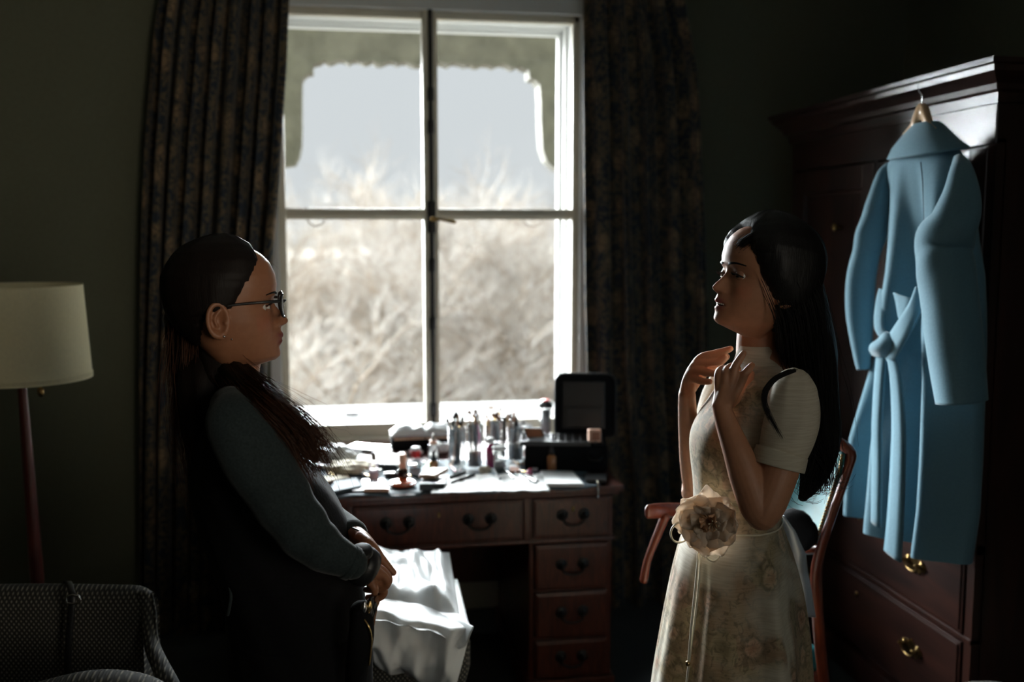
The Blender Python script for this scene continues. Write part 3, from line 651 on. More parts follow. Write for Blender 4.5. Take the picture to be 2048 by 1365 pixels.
# folded black bag and white garment lying on that chair, beside the bride
rows=[]
for t in np.linspace(0,1,26):
    row=[]; y=1034+(1232-1034)*t
    l=lerp(y,[1034,1100,1232],[1545,1560,1580]); r=lerp(y,[1034,1060,1105,1150,1232],[1570,1592,1612,1616,1632])
    for s in np.linspace(0,1,12):
        row.append(P(l+(r-l)*s,y+6*s*math.sin(t*7),GD-.25-.02*math.sin(s*9+t*2)-.01*math.sin(t*13+s*4)))
    rows.append(row)
gw=obj('white_garment',solid(rows,.012,HH),'whitecloth'); tag(gw,'crumpled white garment hanging over the green leather chair behind the bride','garment')
bx=ptube([(1560,1075,GD-.10,34,46),(1590,1062,GD-.12,32,44),(1612,1072,GD-.14,24,36)],16,4,mod=lambda t,a:1+.08*math.sin(3*a+4*t))
tag(obj('black_pouch',bx,'blackcloth'),'soft black pouch slumped against the green leather chair back','pouch')
# ================================================================ STOOL + WHITE BAGS
sc=(P(840,1300,2.78)); st=thing('upholstered_stool',(.16,2.75,0),'stool in grey diamond-weave fabric under the white plastic bags','stool')
a=P(946,1320,2.52)
x1,y0_=a.x,a.y
obj('seat',box((x1-.52,y0_,.38),(x1,y0_+.48,.565),.06),'uphol',st)
obj('seat_rail',box((x1-.50,y0_+.02,.34),(x1-.02,y0_+.44,.40),.006),'redwood',st,False)
for p,q in ((x1-.48,y0_+.04),(x1-.04,y0_+.04),(x1-.48,y0_+.38),(x1-.04,y0_+.38)):
    obj('leg',tube([(p,q,.012,.014),(p,q,.2,.018),(p,q,.36,.022)],10,3),'redwood',st)
def wav(p,a,f,s): return a*noise.noise(Vector((p[0]*f+s,p[1]*f,p[2]*f)))
# lower bag: hangs over the front
def hang_sheet():
    rows=[]
    for t in np.linspace(0,1,60):
        row=[]
        for s in np.linspace(0,1,50):
            if t<.25:
                u=t/.25; l=PZ(738,1160,.585); r=PZ(915,1160,.585)
                fl=P(738,1226,2.41); fr=P(943,1262,2.42)
                p=(l*(1-s)+r*s)*(1-u)+(fl*(1-s)+fr*s)*u
            else:
                u=(t-.25)/.75; fl=P(738,1226,2.41); fr=P(943,1262,2.42)
                top=fl*(1-s)+fr*s; bx0,bx1=P(750,1335,2.36),P(905,1385,2.38)
                bl_=bx0*(1-s)+bx1*s; k=min(1,u*2.2)
                p=top*(1-u)+bl_*u
                if s>.75: p=p-RR*(.0)*(s-.75)
                p=p-HH*.035*math.sin(u*PI)
            a=.014*(0.4+t)
            q=Vector(p); q+=UP*wav(q,.010,7,3) - HH*(wav((s*3,t*2.2,0),.030,1.4,9)+wav((s*7,t*3,0),.016,1.3,5)+.008*math.sin(s*16+2*math.sin(t*5)))*min(1,t*3)
            row.append(q)
        rows.append(row)
    return solid(rows,.006,HH*.8-UP*.6)
b2=obj('plastic_bag',hang_sheet(),'plastic'); tag(b2,'translucent white plastic garment bag hanging over the front of the stool, lower of two','bag')
# upper bag: puffy flat package, corners at pixels
c00,c10,c11,c01=PZ(700,1218,.60),PZ(919,1235,.60),PZ(899,1108,.615),PZ(735,1104,.615)
def pillow_bag(c00,c10,c11,c01,h,seed,nx=44,ny=44,edge=.004,wr=.02):
    top=[];bot=[]
    for j in range(ny+1):
        r1=[];r2=[]
        for i in range(nx+1):
            s=i/nx;t=j/ny; p=(c00*(1-s)+c10*s)*(1-t)+(c01*(1-s)+c11*s)*t
            e=min(1,min(s,1-s,t,1-t)*6); e=e*e*(3-2*e)
            w=wr*noise.noise(Vector((s*4.5+seed,t*4+2*s,seed)))+wr*.7*abs(noise.noise(Vector((s*8+t*3,t*3-s*4,seed+4))))
            w+=wr*1.2*max(0,s-.6)*abs(math.sin(7*t+9*s+2*noise.noise(Vector((s*5,t*5,1)))))
            r1.append(p+UP*(e*(h+w)+edge)); r2.append(p+UP*(-e*h*.25-edge*.2))
        top.append(r1);bot.append(r2)
    a=grid(top); b=grid(bot); v,f=join(a,(b[0],[q[::-1] for q in b[1]])); N=len(a[0]); n=nx+1
    bd=[i for i in range(n)]+[j*n+n-1 for j in range(1,ny+1)]+[ny*n+i for i in range(n-2,-1,-1)]+[j*n for j in range(ny-1,0,-1)]
    for k in range(len(bd)): x,y=bd[k],bd[(k+1)%len(bd)]; f.append((y,x,x+N,y+N))
    return v,f
b1=obj('plastic_bag',pillow_bag(c00,c10,c11,c01,.030,3,wr=.028),'plastic'); tag(b1,'glossy white plastic garment package lying flat on top of the stool, upper of two','bag')
# flap folding over the front-right corner of the upper bag
rows=[]
for t in np.linspace(0,1,14):
    row=[]
    for s in np.linspace(0,1,40):
        a_=c00*(1-s)+c10*s; a_=a_+UP*.008
        px=742+(947-742)*s; lowy=1238+ (1284-1238)*s+ (22*max(0,1-abs(s-.85)*6)) 
        if s>.93: lowy=1292-(s-.93)*500
        b_=P(px,lowy,2.385); row.append(a_*(1-t)+b_*t-HH*(.012*math.sin(t*PI)+.006*math.sin(s*30)*t))
    rows.append(row)
obj('flap',solid(rows,.004,HH),'plastic',b1)
# folded white garment right of the desk foot, patterned stool at the bottom right
q=PZ(1950,1375,.44)
ft=thing('footstool',(q.x,q.y,0),'rounded upholstered footstool at the bottom right corner of the photo, mostly out of frame','footstool')
obj('cushion',lathe([(.06,-.06),(.11,-.05),(.125,-.02),(.115,.008),(.08,.025),(.035,.032),(.004,.033)],36,(q.x+.03,q.y-.06,.42)),'uphol',ft)
obj('stool_base',lathe([(.09,0),(.11,.02),(.11,.30),(.10,.36)],30,(q.x+.03,q.y-.06,0)),'redwood',ft)
# ================================================================ COAT ON HANGER
XC=1.66
def zY(px,z,X):
    """Y of the point on plane x=X at height z seen in pixel column px"""
    k=(px-CX)/F_; return (k*(z-CAMH)*FF.z-X*(RR.x-k*FF.x))/(RR.y-k*FF.y)
coat=thing('coat',PX(1845,560,XC),'long light-blue wool coat with tied belt, hanging with its back to the room','coat')
bl_px=[(268,1818,1850),(300,1788,1878),(330,1769,1900),(370,1766,1912),(430,1768,1920),(480,1770,1926),(540,1769,1936),(600,1766,1938),(660,1754,1938),(740,1739,1936),(850,1725,1932),(940,1716,1926),(1010,1711,1914),(1022,1711,1912)]
rows=[]; N=120
ZB=[]
for j in range(90):
    y=bl_px[0][0]+(bl_px[-1][0]-bl_px[0][0])*j/89
    l=lerp(y,[r[0] for r in bl_px],[r[1] for r in bl_px]); r=lerp(y,[q[0] for q in bl_px],[q[2] for q in bl_px])
    p=PX(l,y,XC-.03); z=p.z; Ya=p.y; Yb=zY(r,z,XC-.03); cy_=(Ya+Yb)/2; sy=abs(Ya-Yb)/2; t=j/89
    sxx=.055+.03*min(1,t*2)
    waist=math.exp(-((y-600)/90)**2); row=[]
    for i in range(N):
        a=2*PI*i/N; ca,sa=math.cos(a),math.sin(a)   # a=0 -> far end (+Y), a=PI/2 -> room side (-X)
        s=ca; fold=0
        if sa>0:
            g=max(0,min(1,(y-330)/260))
            f1=math.cos(2*PI*(s-.30)/.95); f2=math.cos(2*PI*(s*3.3+.4))
            g2=max(0,min(1,(y-620)/250))
            fold=(.046*g*f1*(1-g2)+.006*g*f2+.046*g2*math.cos(2*PI*(s-.09)/.82))*min(1,sa*2.4)
        sq=abs(sa)**.8*(1 if sa>0 else -1)
        row.append((XC-sxx*sq*(1 if sa>0 else .9)-fold,cy_+sy*ca,z))
    rows.append(row)
v,f=grid(rows,True); f.append(tuple(range(N))[::-1])
obj('coat_body',(v,f),'coatwool',coat)
seam=[]
for y in range(318,600,20):
    p=PX(1842,y,1.5); z=p.z
    jj=min(range(90),key=lambda k:abs(rows[k][0][2]-z)); pxl=lambda q:(((Vector(q)-Cc).dot(RR))/((Vector(q)-Cc).dot(FF)))*F_+CX
    si=min(range(5,55),key=lambda i:abs(pxl(rows[jj][i])-1842)) if y==318 else si; q=rows[jj][si]; seam.append((q[0]-.0005,q[1],q[2],.0013))
obj('back_seam',tube(seam,5,2),'blackcloth',coat,label='dark line of the centre-back seam')
def xtube(pts,n=44,sub=8,**k):
    o=[]
    for p in pts:
        q=PX(p[0],p[1],p[2]); dd=(q-Cc).dot(HH); s=pxm(dd); rb=p[4] if len(p)>4 else p[3]; o.append((*q,p[3]/s,rb/s))
    return tube(o,n,sub,**k)
def slv(pts,ph,amp):
    return xtube(pts,capr=False,mod=lambda t,a:1+amp*math.sin(2*a+ph+3*t)+amp*1.6*math.sin(34*t+2*a)*math.exp(-((t-.42)/.10)**2)+amp*.5*math.sin(3*a-4*t))
obj('sleeve',slv([(1782,330,1.64,10),(1770,352,1.63,16),(1760,400,1.61,23),(1748,450,1.59,27),(1733,505,1.58,26),(1722,560,1.58,27),(1719,620,1.58,26),(1722,680,1.59,21),(1727,738,1.60,14)],.4,.05),'coatwool',coat)
obj('sleeve',slv([(1919,318,1.60,11),(1923,345,1.57,22),(1921,395,1.55,35),(1909,440,1.53,45),(1886,488,1.52,52),(1890,540,1.52,55),(1898,600,1.52,55),(1906,665,1.52,56),(1915,735,1.53,55),(1924,804,1.54,52)],1.2,.05),'coatwool',coat)
# wide cape collar
cr_=[(249,1822,1860,.026),(256,1816,1867,.034),(270,1805,1876,.046),(285,1795,1887,.058),(300,1786,1899,.070),(312,1780,1908,.078),(317,1778,1910,.079)]
rows=[]
for y,l,r,sxx in cr_:
    p=PX(l,y,XC-.03); z=p.z; Yb=zY(r,z,XC-.03); c=(p.y+Yb)/2; sy=abs(p.y-Yb)/2
    rows.append([(XC-.01-sxx*math.sin(a),c+sy*math.cos(a),z-.012*math.sin(a)*(y>300)) for a in [2*PI*i/60 for i in range(60)]])
rows.append([(x*1+.006*0+(XC-x)*.08,Y+( (rows[-1][0][1]+rows[-1][30][1])/2-Y)*.06,z+.006) for x,Y,z in rows[-1]])
obj('collar',grid(rows,True),'coatwool',coat)
# belt: tied loops and long tail
def xr(pts,w,wv=None,th=.006):
    wv=wv or Vector((0,.95,.1)).normalized(); q=[PX(a,b,c) for a,b,c in pts]; q=catmull([list(p) for p in q],6); rows=[]
    for i,p in enumerate(q):
        t=i/(len(q)-1); ww=(w[0]+(w[1]-w[0])*t); p=Vector(p); rows.append([p-wv*ww/2,p-wv*ww*.2+Vector((-.004,0,0)),p+wv*ww*.2+Vector((-.004,0,0)),p+wv*ww/2])
    return solid(rows,th,(1,0,0))
belt=obj('belt',xr([(1806,592,1.53),(1806,610,1.52),(1806,640,1.52)],(.11,.05)),'coatwool',coat)
obj('belt_loop',join(xr([(1838,586,1.51),(1826,620,1.485),(1806,655,1.47),(1784,690,1.48),(1770,712,1.50)],(.05,.075),Vector((0,.75,.62)).normalized()),
   xr([(1766,580,1.56),(1760,610,1.54),(1757,650,1.53),(1764,672,1.51),(1780,690,1.50)],(.05,.06))),'coatwool',coat)
obj('belt_knot',xtube([(1748,702,1.51,10),(1762,694,1.485,19),(1778,684,1.48,20),(1790,676,1.49,11)],16,4,mod=lambda t,a:1+.15*math.sin(3*a+5*t)),'coatwool',coat)
obj('belt_tail',xr([(1779,700,1.50),(1790,760,1.49),(1795,850,1.49),(1793,950,1.49),(1788,1050,1.49),(1783,1113,1.49)],(.05,.085)),'coatwool',coat)
obj('belt_tail',xr([(1762,705,1.515),(1757,760,1.51),(1752,850,1.51),(1752,930,1.51),(1750,1050,1.51)],(.05,.05)),'coatwool',coat)
# hanger
hg=PX(1845,235,XC-.02)
hang=thing('coat_hanger',hg,'pale wooden coat hanger hooked on the wardrobe cornice','hanger')
zt_=PX(1845,207,XC-.02).z
ol=[]
for t in np.linspace(-.42,.42,61):
    dy_=abs(t)*.20; ol.append((hg.y+t*.20, zt_-min(.054*(dy_/.045)**1.8,.054+max(0,dy_-.045)*.62)))
lo=[(y,z-.035-.012*(1-abs((y-hg.y)/.2))) for y,z in ol[::-1]]
obj('hanger_arms',prism(ol+lo,(XC-.03,XC-.016),'x'),'hangerwood',hang)
hk=[PX(1845,208,XC-.023),PX(1844,190,XC-.023),PX(1838,182,XC-.01),PX(1836,168,WXF-.092),PX(1842,160,WXF-.075),PX(1850,163,WXF-.05)]
obj('hook',wire([tuple(p) for p in hk],.0022,8,4),'silver',hang)
# ================================================================ THINGS ON THE DESK
TZ=DZ+.004
def D(x,y,z=TZ): return PZ(x,y,z)
def sc_at(p): return pxm((Vector(p)-Cc).dot(HH))*1.0
# cloths first: dark cloth over the desktop, white paper towel, blue-grey cloth
def sheet(corners,name,m,label,cat,seed,wr=.006,th=.003,wave=0,z=TZ,parent=None,nx=30,ny=16):
    c=[D(*p,z) if len(p)==2 else D(p[0],p[1],p[2]) for p in corners]; rows=[]
    for j in range(ny+1):
        row=[]
        for i in range(nx+1):
            s=i/nx;t=j/ny; p=(c[0]*(1-s)+c[1]*s)*(1-t)+(c[3]*(1-s)+c[2]*s)*t
            h=abs(noise.noise(Vector((p.x*16+seed,p.y*16,seed))))*wr*2+abs(noise.noise(Vector((p.x*40+seed,p.y*30,seed))))*wr
            q=Vector((p.x,p.y,p.z+.001+h)); 
            if wave and j==0: q.y-=wave*(math.sin(s*9)+.6*math.sin(s*21+1))
            row.append(q)
        rows.append(row)
    o=obj(name,solid(rows,-th,(0,0,1)) if False else solid([r for r in rows],th,(0,0,1)),m,parent)
    if label: tag(o,label,cat)
    return o
dy=DY0+.002
rows=[]
for t in np.linspace(0,1,30):
    row=[]
    for s in np.linspace(0,1,60):
        x=-.16+(.83+.16)*s; y=dy+(3.62-dy)*t
        q=Vector((x,y,DZ+.0012+.004*abs(noise.noise(Vector((x*14,y*14,2))))))
        if t==0: q.y-=.006; q.z-=.004+.006*math.sin(s*23)
        row.append(q)
    rows.append(row)
tag(obj('black_towel',solid(rows,.0025,(0,0,1)),'slate'),'dark blue-grey towel spread over the desktop under the make-up','towel')
sheet([(862,990),(1100,985),(1085,952),(880,955)],'paper_towel','white','rumpled white paper towel with a wavy edge along the front of the desk','paper',5,.005,.002,.008,DZ+.010)
def lathe_thing(name,label,cat,px,by,spec,group=None):
    """spec: list of (part, material, [(r_px,h_px)...]) in photo pixels above the base"""
    p=D(px,by,DZ+.009); s=sc_at(p); t=thing(name,p,label,cat,group)
    for part,m,prof in spec:
        obj(part,lathe([(r/s,h/s) for r,h in prof],18),m,t,True,local=True)
    return t
lathe_thing('spray_bottle','small clear spray bottle of lilac liquid with a taupe cap, left part of the desk','bottle',748,959,[('bottle','clear',[(10,0),(10.5,2),(10.5,36),(6,40)]),('liquid','lilac',[(9.5,1),(9.5,20)]),('cap','taupe',[(5,40),(5,50),(3.5,52),(3,57)])])
lathe_thing('spray_bottle','clear glass spray bottle with rose-gold collar standing in front of the open make-up bag','bottle',867,922,[('bottle','clear',[(10.5,0),(11,2),(11,32),(7,35)]),('liquid','white',[(9,1),(9,14)]),('collar','peach',[(7,35),(7,42)]),('cap','taupe',[(4,42),(4,50),(2.6,52),(2.6,55)])])
lathe_thing('dropper_bottle','amber dropper bottle with black bulb in front of the clear spray bottle','bottle',867,938,[('bottle','amber',[(9,0),(9.5,1),(9.5,14),(6,17)]),('cap','black',[(6,17),(6,24),(3.5,26),(3.5,36),(1,38)])])
lathe_thing('foundation_bottle','brown foundation bottle with tall pale clear cap standing on the white saucer','bottle',806,964,[('base','orange',[(9,0),(9.5,1),(9,8)]),('bottle','dark_amber',[(10.5,8),(10.8,9),(10.8,26)]),('cap','peach',[(7,26),(7.5,54),(6.5,57)]),('cap_shell','clear',[(10.5,26),(9.5,60),(8.5,61)])])
lathe_thing('powder_dish','round white powder dish with orange rim at the front edge of the desk','dish',805,970,[('dish','mirror',[(20,0),(25,1),(27.5,5),(27,6),(24,5),(1,4.4)]),('rim','orange',[(20,-.6),(26,.2),(27.8,3),(28,5)])])
lathe_thing('cream_jar','red jar with white lid in front of the black make-up bag','jar',832,915,[('jar','red',[(8,0),(8.5,1),(9,12),(9,15)]),('lid','white',[(9.5,15),(9.5,20),(8.5,21)])])
for a,b in ((821,908),(842,909)):
    lathe_thing('pearl_bead','small shiny white ball beside the red jar, '+('left side' if a<830 else 'right side'),'ball',a,b,[('ball','white',[(1,0),(3.6,1.5),(4,4),(3.4,6.4),(1,8)])])
lathe_thing('pigment_jar','small grey jar with pale lid left of the green tube','jar',830,948,[('jar','grey',[(12,0),(12.5,1),(12.5,14)]),('lid','mirror',[(13,14),(13,20),(12,21)])])
lathe_thing('nail_bottle','magenta bottle with white cap between the brush tumblers','bottle',981,936,[('bottle','magenta',[(8,0),(8.5,1),(8.5,40),(5,50)]),('cap','white',[(7.5,52),(8.2,53),(8.2,60),(7,62)])])
lathe_thing('sample_jar','small clear jar with a wide white lid in front of the brush tumblers','jar',999,944,[('jar','clear',[(12,0),(13,2),(13,46)]),('contents','grey',[(10,1),(10,22)]),('lid','white',[(15,46),(15,51),(13,53)]),('lid_top','clear',[(12,53),(12,62),(10,63)])])
lathe_thing('foundation_bottle','tan foundation bottle with black pump in front of the black make-up case','bottle',1103,940,[('bottle','amber',[(10,0),(10.5,1),(10.5,28),(6,32)]),('pump','black',[(6.5,32),(6.5,40),(5,44),(4,48),(1,50)])])
lathe_thing('shaker_bottle','clear ribbed shaker bottle with black lid and red stopper, left of the open case lid','bottle',1091,868,[('bottle','clear',[(11,0),(11.5,2),(13,56)]),('contents','grey',[(9,1),(9.5,50)]),('lid','black',[(14,54),(15,56),(15,64),(14,66)]),('stopper','red',[(6,66),(9,67),(9,70)])])
# round black compact, mirror lid open
def compact():
    p=D(784,951,DZ+.008); s=sc_at(p); t=thing('compact_mirror',p,'round black compact with its mirror face up, left of the tall-capped foundation bottle','compact')
    obj('case',lathe([(16/s,0),(17/s,.001),(17/s,.008),(15.5/s,.010)],28),'black',t,True,local=True)
    obj('mirror',lathe([(.5/s,.0101),(15/s,.0104),(15/s,.0112),(.5/s,.0113)],28),'mirror',t,True,local=True)
compact()
# brush tumblers
R4=random.Random(4)
def tumbler(px,by,hpx,rpx,label,nb,dark,fill=None):
    p=D(px,by,DZ+.009); s=sc_at(p); r=rpx/s; h=hpx/s
    t=thing('brush_tumbler',p,label,'tumbler')
    obj('tumbler',lathe([(r*.9,0),(r*.94,.003),(r,h),(r*.95,h),(r*.86,.006),(.001,.006)],28,cap=False),'clear',t,True,local=True)
    if fill: obj('filling',lathe([(r*.82,.007),(r*.84,h*fill[1]),(.001,h*fill[1]+.002)],24),fill[0],t,True,local=True)
    for i in range(nb):
        a=R4.uniform(0,2*PI); q=R4.uniform(.15,.72)*r; a2=a+R4.uniform(-.8,.8); top=R4.uniform(.80,1.10)*h; q2=min(q*1.5,r*.95)
        b0=Vector((q*.8*math.cos(a),q*.8*math.sin(a),.008)); b1=Vector((q2*math.cos(a2),q2*math.sin(a2),top)); ax=(b1-b0).normalized()
        g=Vector(p); w=lambda v:tuple(g+v)
        rr=R4.uniform(.0022,.0036); L=R4.uniform(.014,.026); f=b1+ax*.022; e=f+ax*L; bw=R4.uniform(1.3,2.6)
        br=thing('makeup_brush',g+b0,('black-handled' if dark else 'slim')+' brush standing in the '+label.split(' with')[0].split(',')[0],'brush','brushes in the '+label.split(' with')[0])
        obj('handle',tube([(*w(b0),rr*.7),(*w(b0*.5+b1*.5),rr),(*w(b1),rr*.8)],7,2),R4.choice(['black','black','taupe'] if dark else ['black','tan','taupe','redwood']),br)
        obj('ferrule',tube([(*w(b1),rr*.85),(*w(f),rr*1.15)],8,2,capr=False),R4.choice(['silver','gold','silver']),br)
        obj('bristles',tube([(*w(f),rr*1.1),(*w(f+ax*L*.5),rr*bw),(*w(e),rr*.6)],9,3),R4.choice(['bristle_b','bristle_b','bristle'] if dark else ['bristle','bristle_b','tan','bristle']),br)
    return t
tumbler(915,934,82,19,'leftmost clear tumbler with black-tipped brushes',12,True)
tumbler(950,936,92,16,'second clear tumbler from the left with brown powder in the bottom',8,False,('rust',.36))
tumbler(987,922,84,19,'third clear tumbler from the left, behind the magenta bottle',10,False)
tumbler(1031,922,70,18,'rightmost clear tumbler with mixed brushes beside the black case',7,False,('taupe',.5))
# black flat paddle comb standing among tumblers
pp=D(1008,915,DZ+.009); s=sc_at(pp)
cb=thing('paddle_comb',pp,'black flat comb standing upright behind the tumblers with a bar across its top','comb')
obj('stem',box((-4/s,-.004,0),(4/s,.004,76/s),.002),'black',cb,False,local=True)
obj('head',box((-22/s,-.006,74/s),(28/s,.006,84/s),.002),'black',cb,False,local=True)
# tissue roll / crumpled cellophane right of the comb
def crumple(name,label,cat,px,by,wpx,hpx,m,seed,dz=0):
    p=D(px,by,DZ+.009+dz); s=sc_at(p); V,Fc=[],[]
    bm=bmesh.new(); bmesh.ops.create_icosphere(bm,subdivisions=4,radius=1)
    for v in bm.verts:
        c=v.co.copy(); k=1+.38*noise.noise(c*2.4+Vector((seed,0,0)))+.18*abs(noise.noise(c*6+Vector((0,seed,0))))
        v.co=Vector((c.x*wpx/2/s*k,c.y*wpx/2.6/s*k,max(0,c.z*.5*k+.5)*hpx/s))
    r=([tuple(v.co) for v in bm.verts],[tuple(v.index for v in f.verts) for f in bm.faces]); bm.free()
    o=obj(name,r,m,None,False,local=True); o.location=p; return tag(o,label,cat)
crumple('tissue','crumpled white tissue tucked between the rightmost tumbler and the black case',"tissue",1046,892,44,44,'white',2)
crumple('tissue','puffy crumpled white tissue at the far left end of the desktop','tissue',672,925,86,34,'white',9)
crumple('tissue','pale rumpled tissue lying behind the lilac spray bottle','tissue',700,945,90,22,'cream',14)
crumple('tissue','crumpled white tissue behind the magenta and clear jars','tissue',880,905,40,20,'white',21)
crumple('cosmetic_sponge','pale cream make-up sponge in front of the second tumbler','sponge',970,949,23,17,'cream',31)
# flat rectangular things: box rotated on the desk, corners from pixels
def slab(name,px4,h,m,label,cat,z=DZ+.008,bev=.002,top=None,group=None):
    """px4: the four corners of the top face as seen in the photo, at height z+h"""
    c=[D(x,y,z+h) for x,y in px4]; V=[Vector((p.x,p.y,z)) for p in c]+c; Fc=[(3,2,1,0),(4,5,6,7)]+[(i,(i+1)%4,(i+1)%4+4,i+4) for i in range(4)]
    bm=bmesh.new(); vs=[bm.verts.new(v) for v in V]; [bm.faces.new([vs[i] for i in f]) for f in Fc]; bmesh.ops.recalc_face_normals(bm,faces=bm.faces[:])
    bmesh.ops.bevel(bm,geom=bm.edges[:],offset=min(bev,h*.3),segments=2,affect='EDGES'); bm.verts.index_update()
    r=([tuple(v.co) for v in bm.verts],[tuple(v.index for v in f.verts) for f in bm.faces]); bm.free()
    cen=sum((v for v in V[:4]),Vector())/4
    t=thing(name,cen,label,cat,group); obj('case',r,m,t,False)
    if top:
        ce=sum(c,Vector())/4; q=[ce+(p-ce)*.88+Vector((0,0,.0006)) for p in c]; obj('lid',solid([[q[0],q[1]],[q[3],q[2]]],.0012,(0,0,1)),top,t,False)
    return t
slab('powder_palette',[(728,979),(779,979),(770,959),(722,959)],.010,'peach','white-topped square powder palette left of the white saucer','palette',top='mirror')
slab('palette_box',[(836,951),(871,952),(897,937),(862,936)],.012,'tan','tan palette box lying on top of a black box, front centre-left of the desk','box',z=DZ+.036,top='tan')
slab('eyeshadow_box',[(838,968),(888,968),(893,955),(846,955)],.024,'black','black box with silver edge under the tan palette box','box')
slab('notebook',[(646,914),(735,930),(770,918),(680,903)],.012,'yellow','white notebook with yellow edge at the left end of the desk','notebook',top='white')
slab('plastic_packet',[(686,896),(770,903),(786,892),(708,886)],.007,'grey','grey-and-clear packet lying near the window side of the desk','packet',top='mirror')
slab('tissue_box',[(738,928),(800,930),(802,909),(750,905)],.018,'black','dark open box with white tissue top behind the round compact','box',top='white')
slab('tan_tray',[(648,966),(700,955),(694,945),(640,955)],.008,'tan','tan powder tray beside the hair of the woman in glasses','tray',top='cream')
slab('small_card',[(704,982),(729,981),(733,975),(710,975)],.003,'white','small white card on the front left edge of the desk','card')
slab('folded_cloth',[(660,985),(722,972),(714,955),(668,962)],.010,'slate','folded grey-blue cloth at the front left of the desk','cloth')
slab('wipes_packet',[(1093,968),(1168,968),(1146,942),(1080,941)],.012,'white','flat white wipes packet at the right front of the desk','packet')
slab('phone',[(1172,961),(1213,962),(1216,946),(1166,947)],.008,'black','dark glossy phone on the right front corner of the desk','phone',top='black')
slab('red_packet',[(1056,938),(1072,938),(1079,928),(1062,927)],.008,'red','small bright red packet left of the tan foundation bottle','packet')
slab('bronzer_pan',[(1020,942),(1040,942),(1038,934),(1020,934)],.008,'rust','small round-edged bronze powder pan among the loose make-up','pan')
slab('white_tube',[(1016,935),(1040,936),(1041,930),(1018,929)],.007,'white','short white tube lying behind the bronze powder pan','tube')
slab('green_tube',[(847,938),(857,940),(862,926),(852,925)],.010,'green','green and white tube left of the amber dropper bottle','tube')
lathe_thing('lip_balm','small pink ball-shaped lip balm among the loose pencils','balm',1059,952,[('ball','pink',[(1,0),(6,2),(7,6),(5,11),(1,13)])])
# pencils and mascaras lying on the paper
def stick(a,b,r,m,m2,label,cat='pencil',name='mascara',grp=None,frac=.45):
    A=D(*a,DZ+.014+r); B=D(*b,DZ+.014+r); t=thing(name,A,label,cat,grp); Mi=A*(1-frac)+B*frac
    obj('barrel',tube([(*A,r*.85),(*Mi,r)],10,2),m,t); obj('cap',tube([(*Mi,r*1.03),(*B,r*.95)],10,2),m2,t)
stick((997,928),(1027,957),.0045,'black','mirror','long black and silver mascara, leftmost of the three pointing at the paper edge')
stick((1030,946),(1056,966),.0042,'black','mirror','black and silver mascara, middle of the three pointing at the paper edge')
stick((1046,951),(1071,965),.0055,'black','mirror','short fat black and silver mascara, rightmost of the three pointing at the paper edge')
stick((1066,948),(1075,962),.0045,'black','white','stubby black pencil with white end right of the pink balm',name='pencil')
stick((900,955),(930,946),.0055,'black','black','black brush handle lying in front of the leftmost tumbler',name='eyeshadow_brush',cat='brush')
stick((903,966),(948,950),.0050,'blackcloth','black','long black pencil lying along the paper towel edge',name='pencil')
stick((899,929),(912,944),.0040,'peach','pink','pink lip pencil lying in front of the leftmost tumbler',name='lip_pencil')
stick((908,948),(922,940),.0050,'black','mirror','short black tube with shiny end in front of the leftmost tumbler',name='lip_gloss',cat='lip gloss')
stick((1026,921),(1036,930),.0040,'white','tan','tiny white and tan pencil below the rightmost tumbler',name='pencil')
stick((988,940),(1000,958),.0042,'black','black','short black pencil lying below the small clear jar',name='pencil')
stick((1044,919),(1060,926),.0045,'bristle','tan','brown stubby brush lying beside the black case',name='short_brush',cat='brush')
R5=random.Random(12)
for i,(x,y,m) in enumerate([(1033,926,'tan'),(1048,930,'bristle'),(1062,920,'peach'),(1070,942,'white'),(1046,943,'white'),(690,955,'peach'),(730,950,'white'),(760,945,'mirror'),(815,950,'grey'),(890,962,'tan'),(660,948,'tan'),(850,930,'white')]):
    nm=['lipstick','eyeshadow_pot'][i%2]; wh=['under the rightmost tumbler','beside the red packet','against the black case','right of the pink balm','left of the pink balm','next to the tan tray','left of the lilac spray bottle','behind the white saucer','right of the tall-capped bottle','right of the tan palette box','behind the tan tray','left of the amber dropper bottle'][i]
    col={'tan':'tan','bristle':'brown','peach':'peach','white':'white','mirror':'silver','grey':'grey'}[m]
    if i%2: lathe_thing(nm,f'tiny {col} eyeshadow pot {wh}','pot',x,y,[('pot',m,[(5,0),(5.5,1),(5.5,5),(5,6)]),('lid','mirror',[(4.5,6),(4.5,7)])])
    else: stick((x-6,y-2),(x+7,y+3),.0042,m,'gold',f'small {col} lipstick lying {wh}','lipstick','lipstick')
# black soft make-up bags at the back of the desk
def soft_bag(name,label,px,by,wpx,hpx,dep,lid,parts=True):
    p=D(px,by,DZ+.002); s=sc_at(p); w=wpx/s; h=hpx/s; t=thing(name,p,label,'bag')
    b=box((-w/2,0,0),(w/2,dep,h*.62),.018); obj('body',b,'blackcloth',t,True,local=True)
    rows=[]
    for j in range(13):
        a=j/12; row=[]
        for i in range(21):
            u=-1+i/10; e=(1-abs(u)**4)*math.sin(min(1,a*1.0)*PI)**.5
            row.append((u*w/2*1.02,a*dep*1.02-.005,h*.60+ lid*h*e*(.75+.25*noise.noise(Vector((u*2,a*3,px*.1))))))
        rows.append(row)
    obj('lid',solid(rows,.004,(0,0,1)),'mirror' if False else 'plastic',t,True,local=True)
    obj('zip',tube([(-w/2,-.006,h*.56,.004),(0,-.010,h*.58,.004),(w/2,-.006,h*.56,.004)],6,4),'silver',t,True,local=True)
    obj('contents',box((-w*.42,-.008,h*.44),(w*.40,.02,h*.52),.004),'tan',t,False,local=True)
soft_bag('makeup_bag','black make-up bag with shiny white see-through lid at the back of the desk',820,903,76,54,.10,.42)
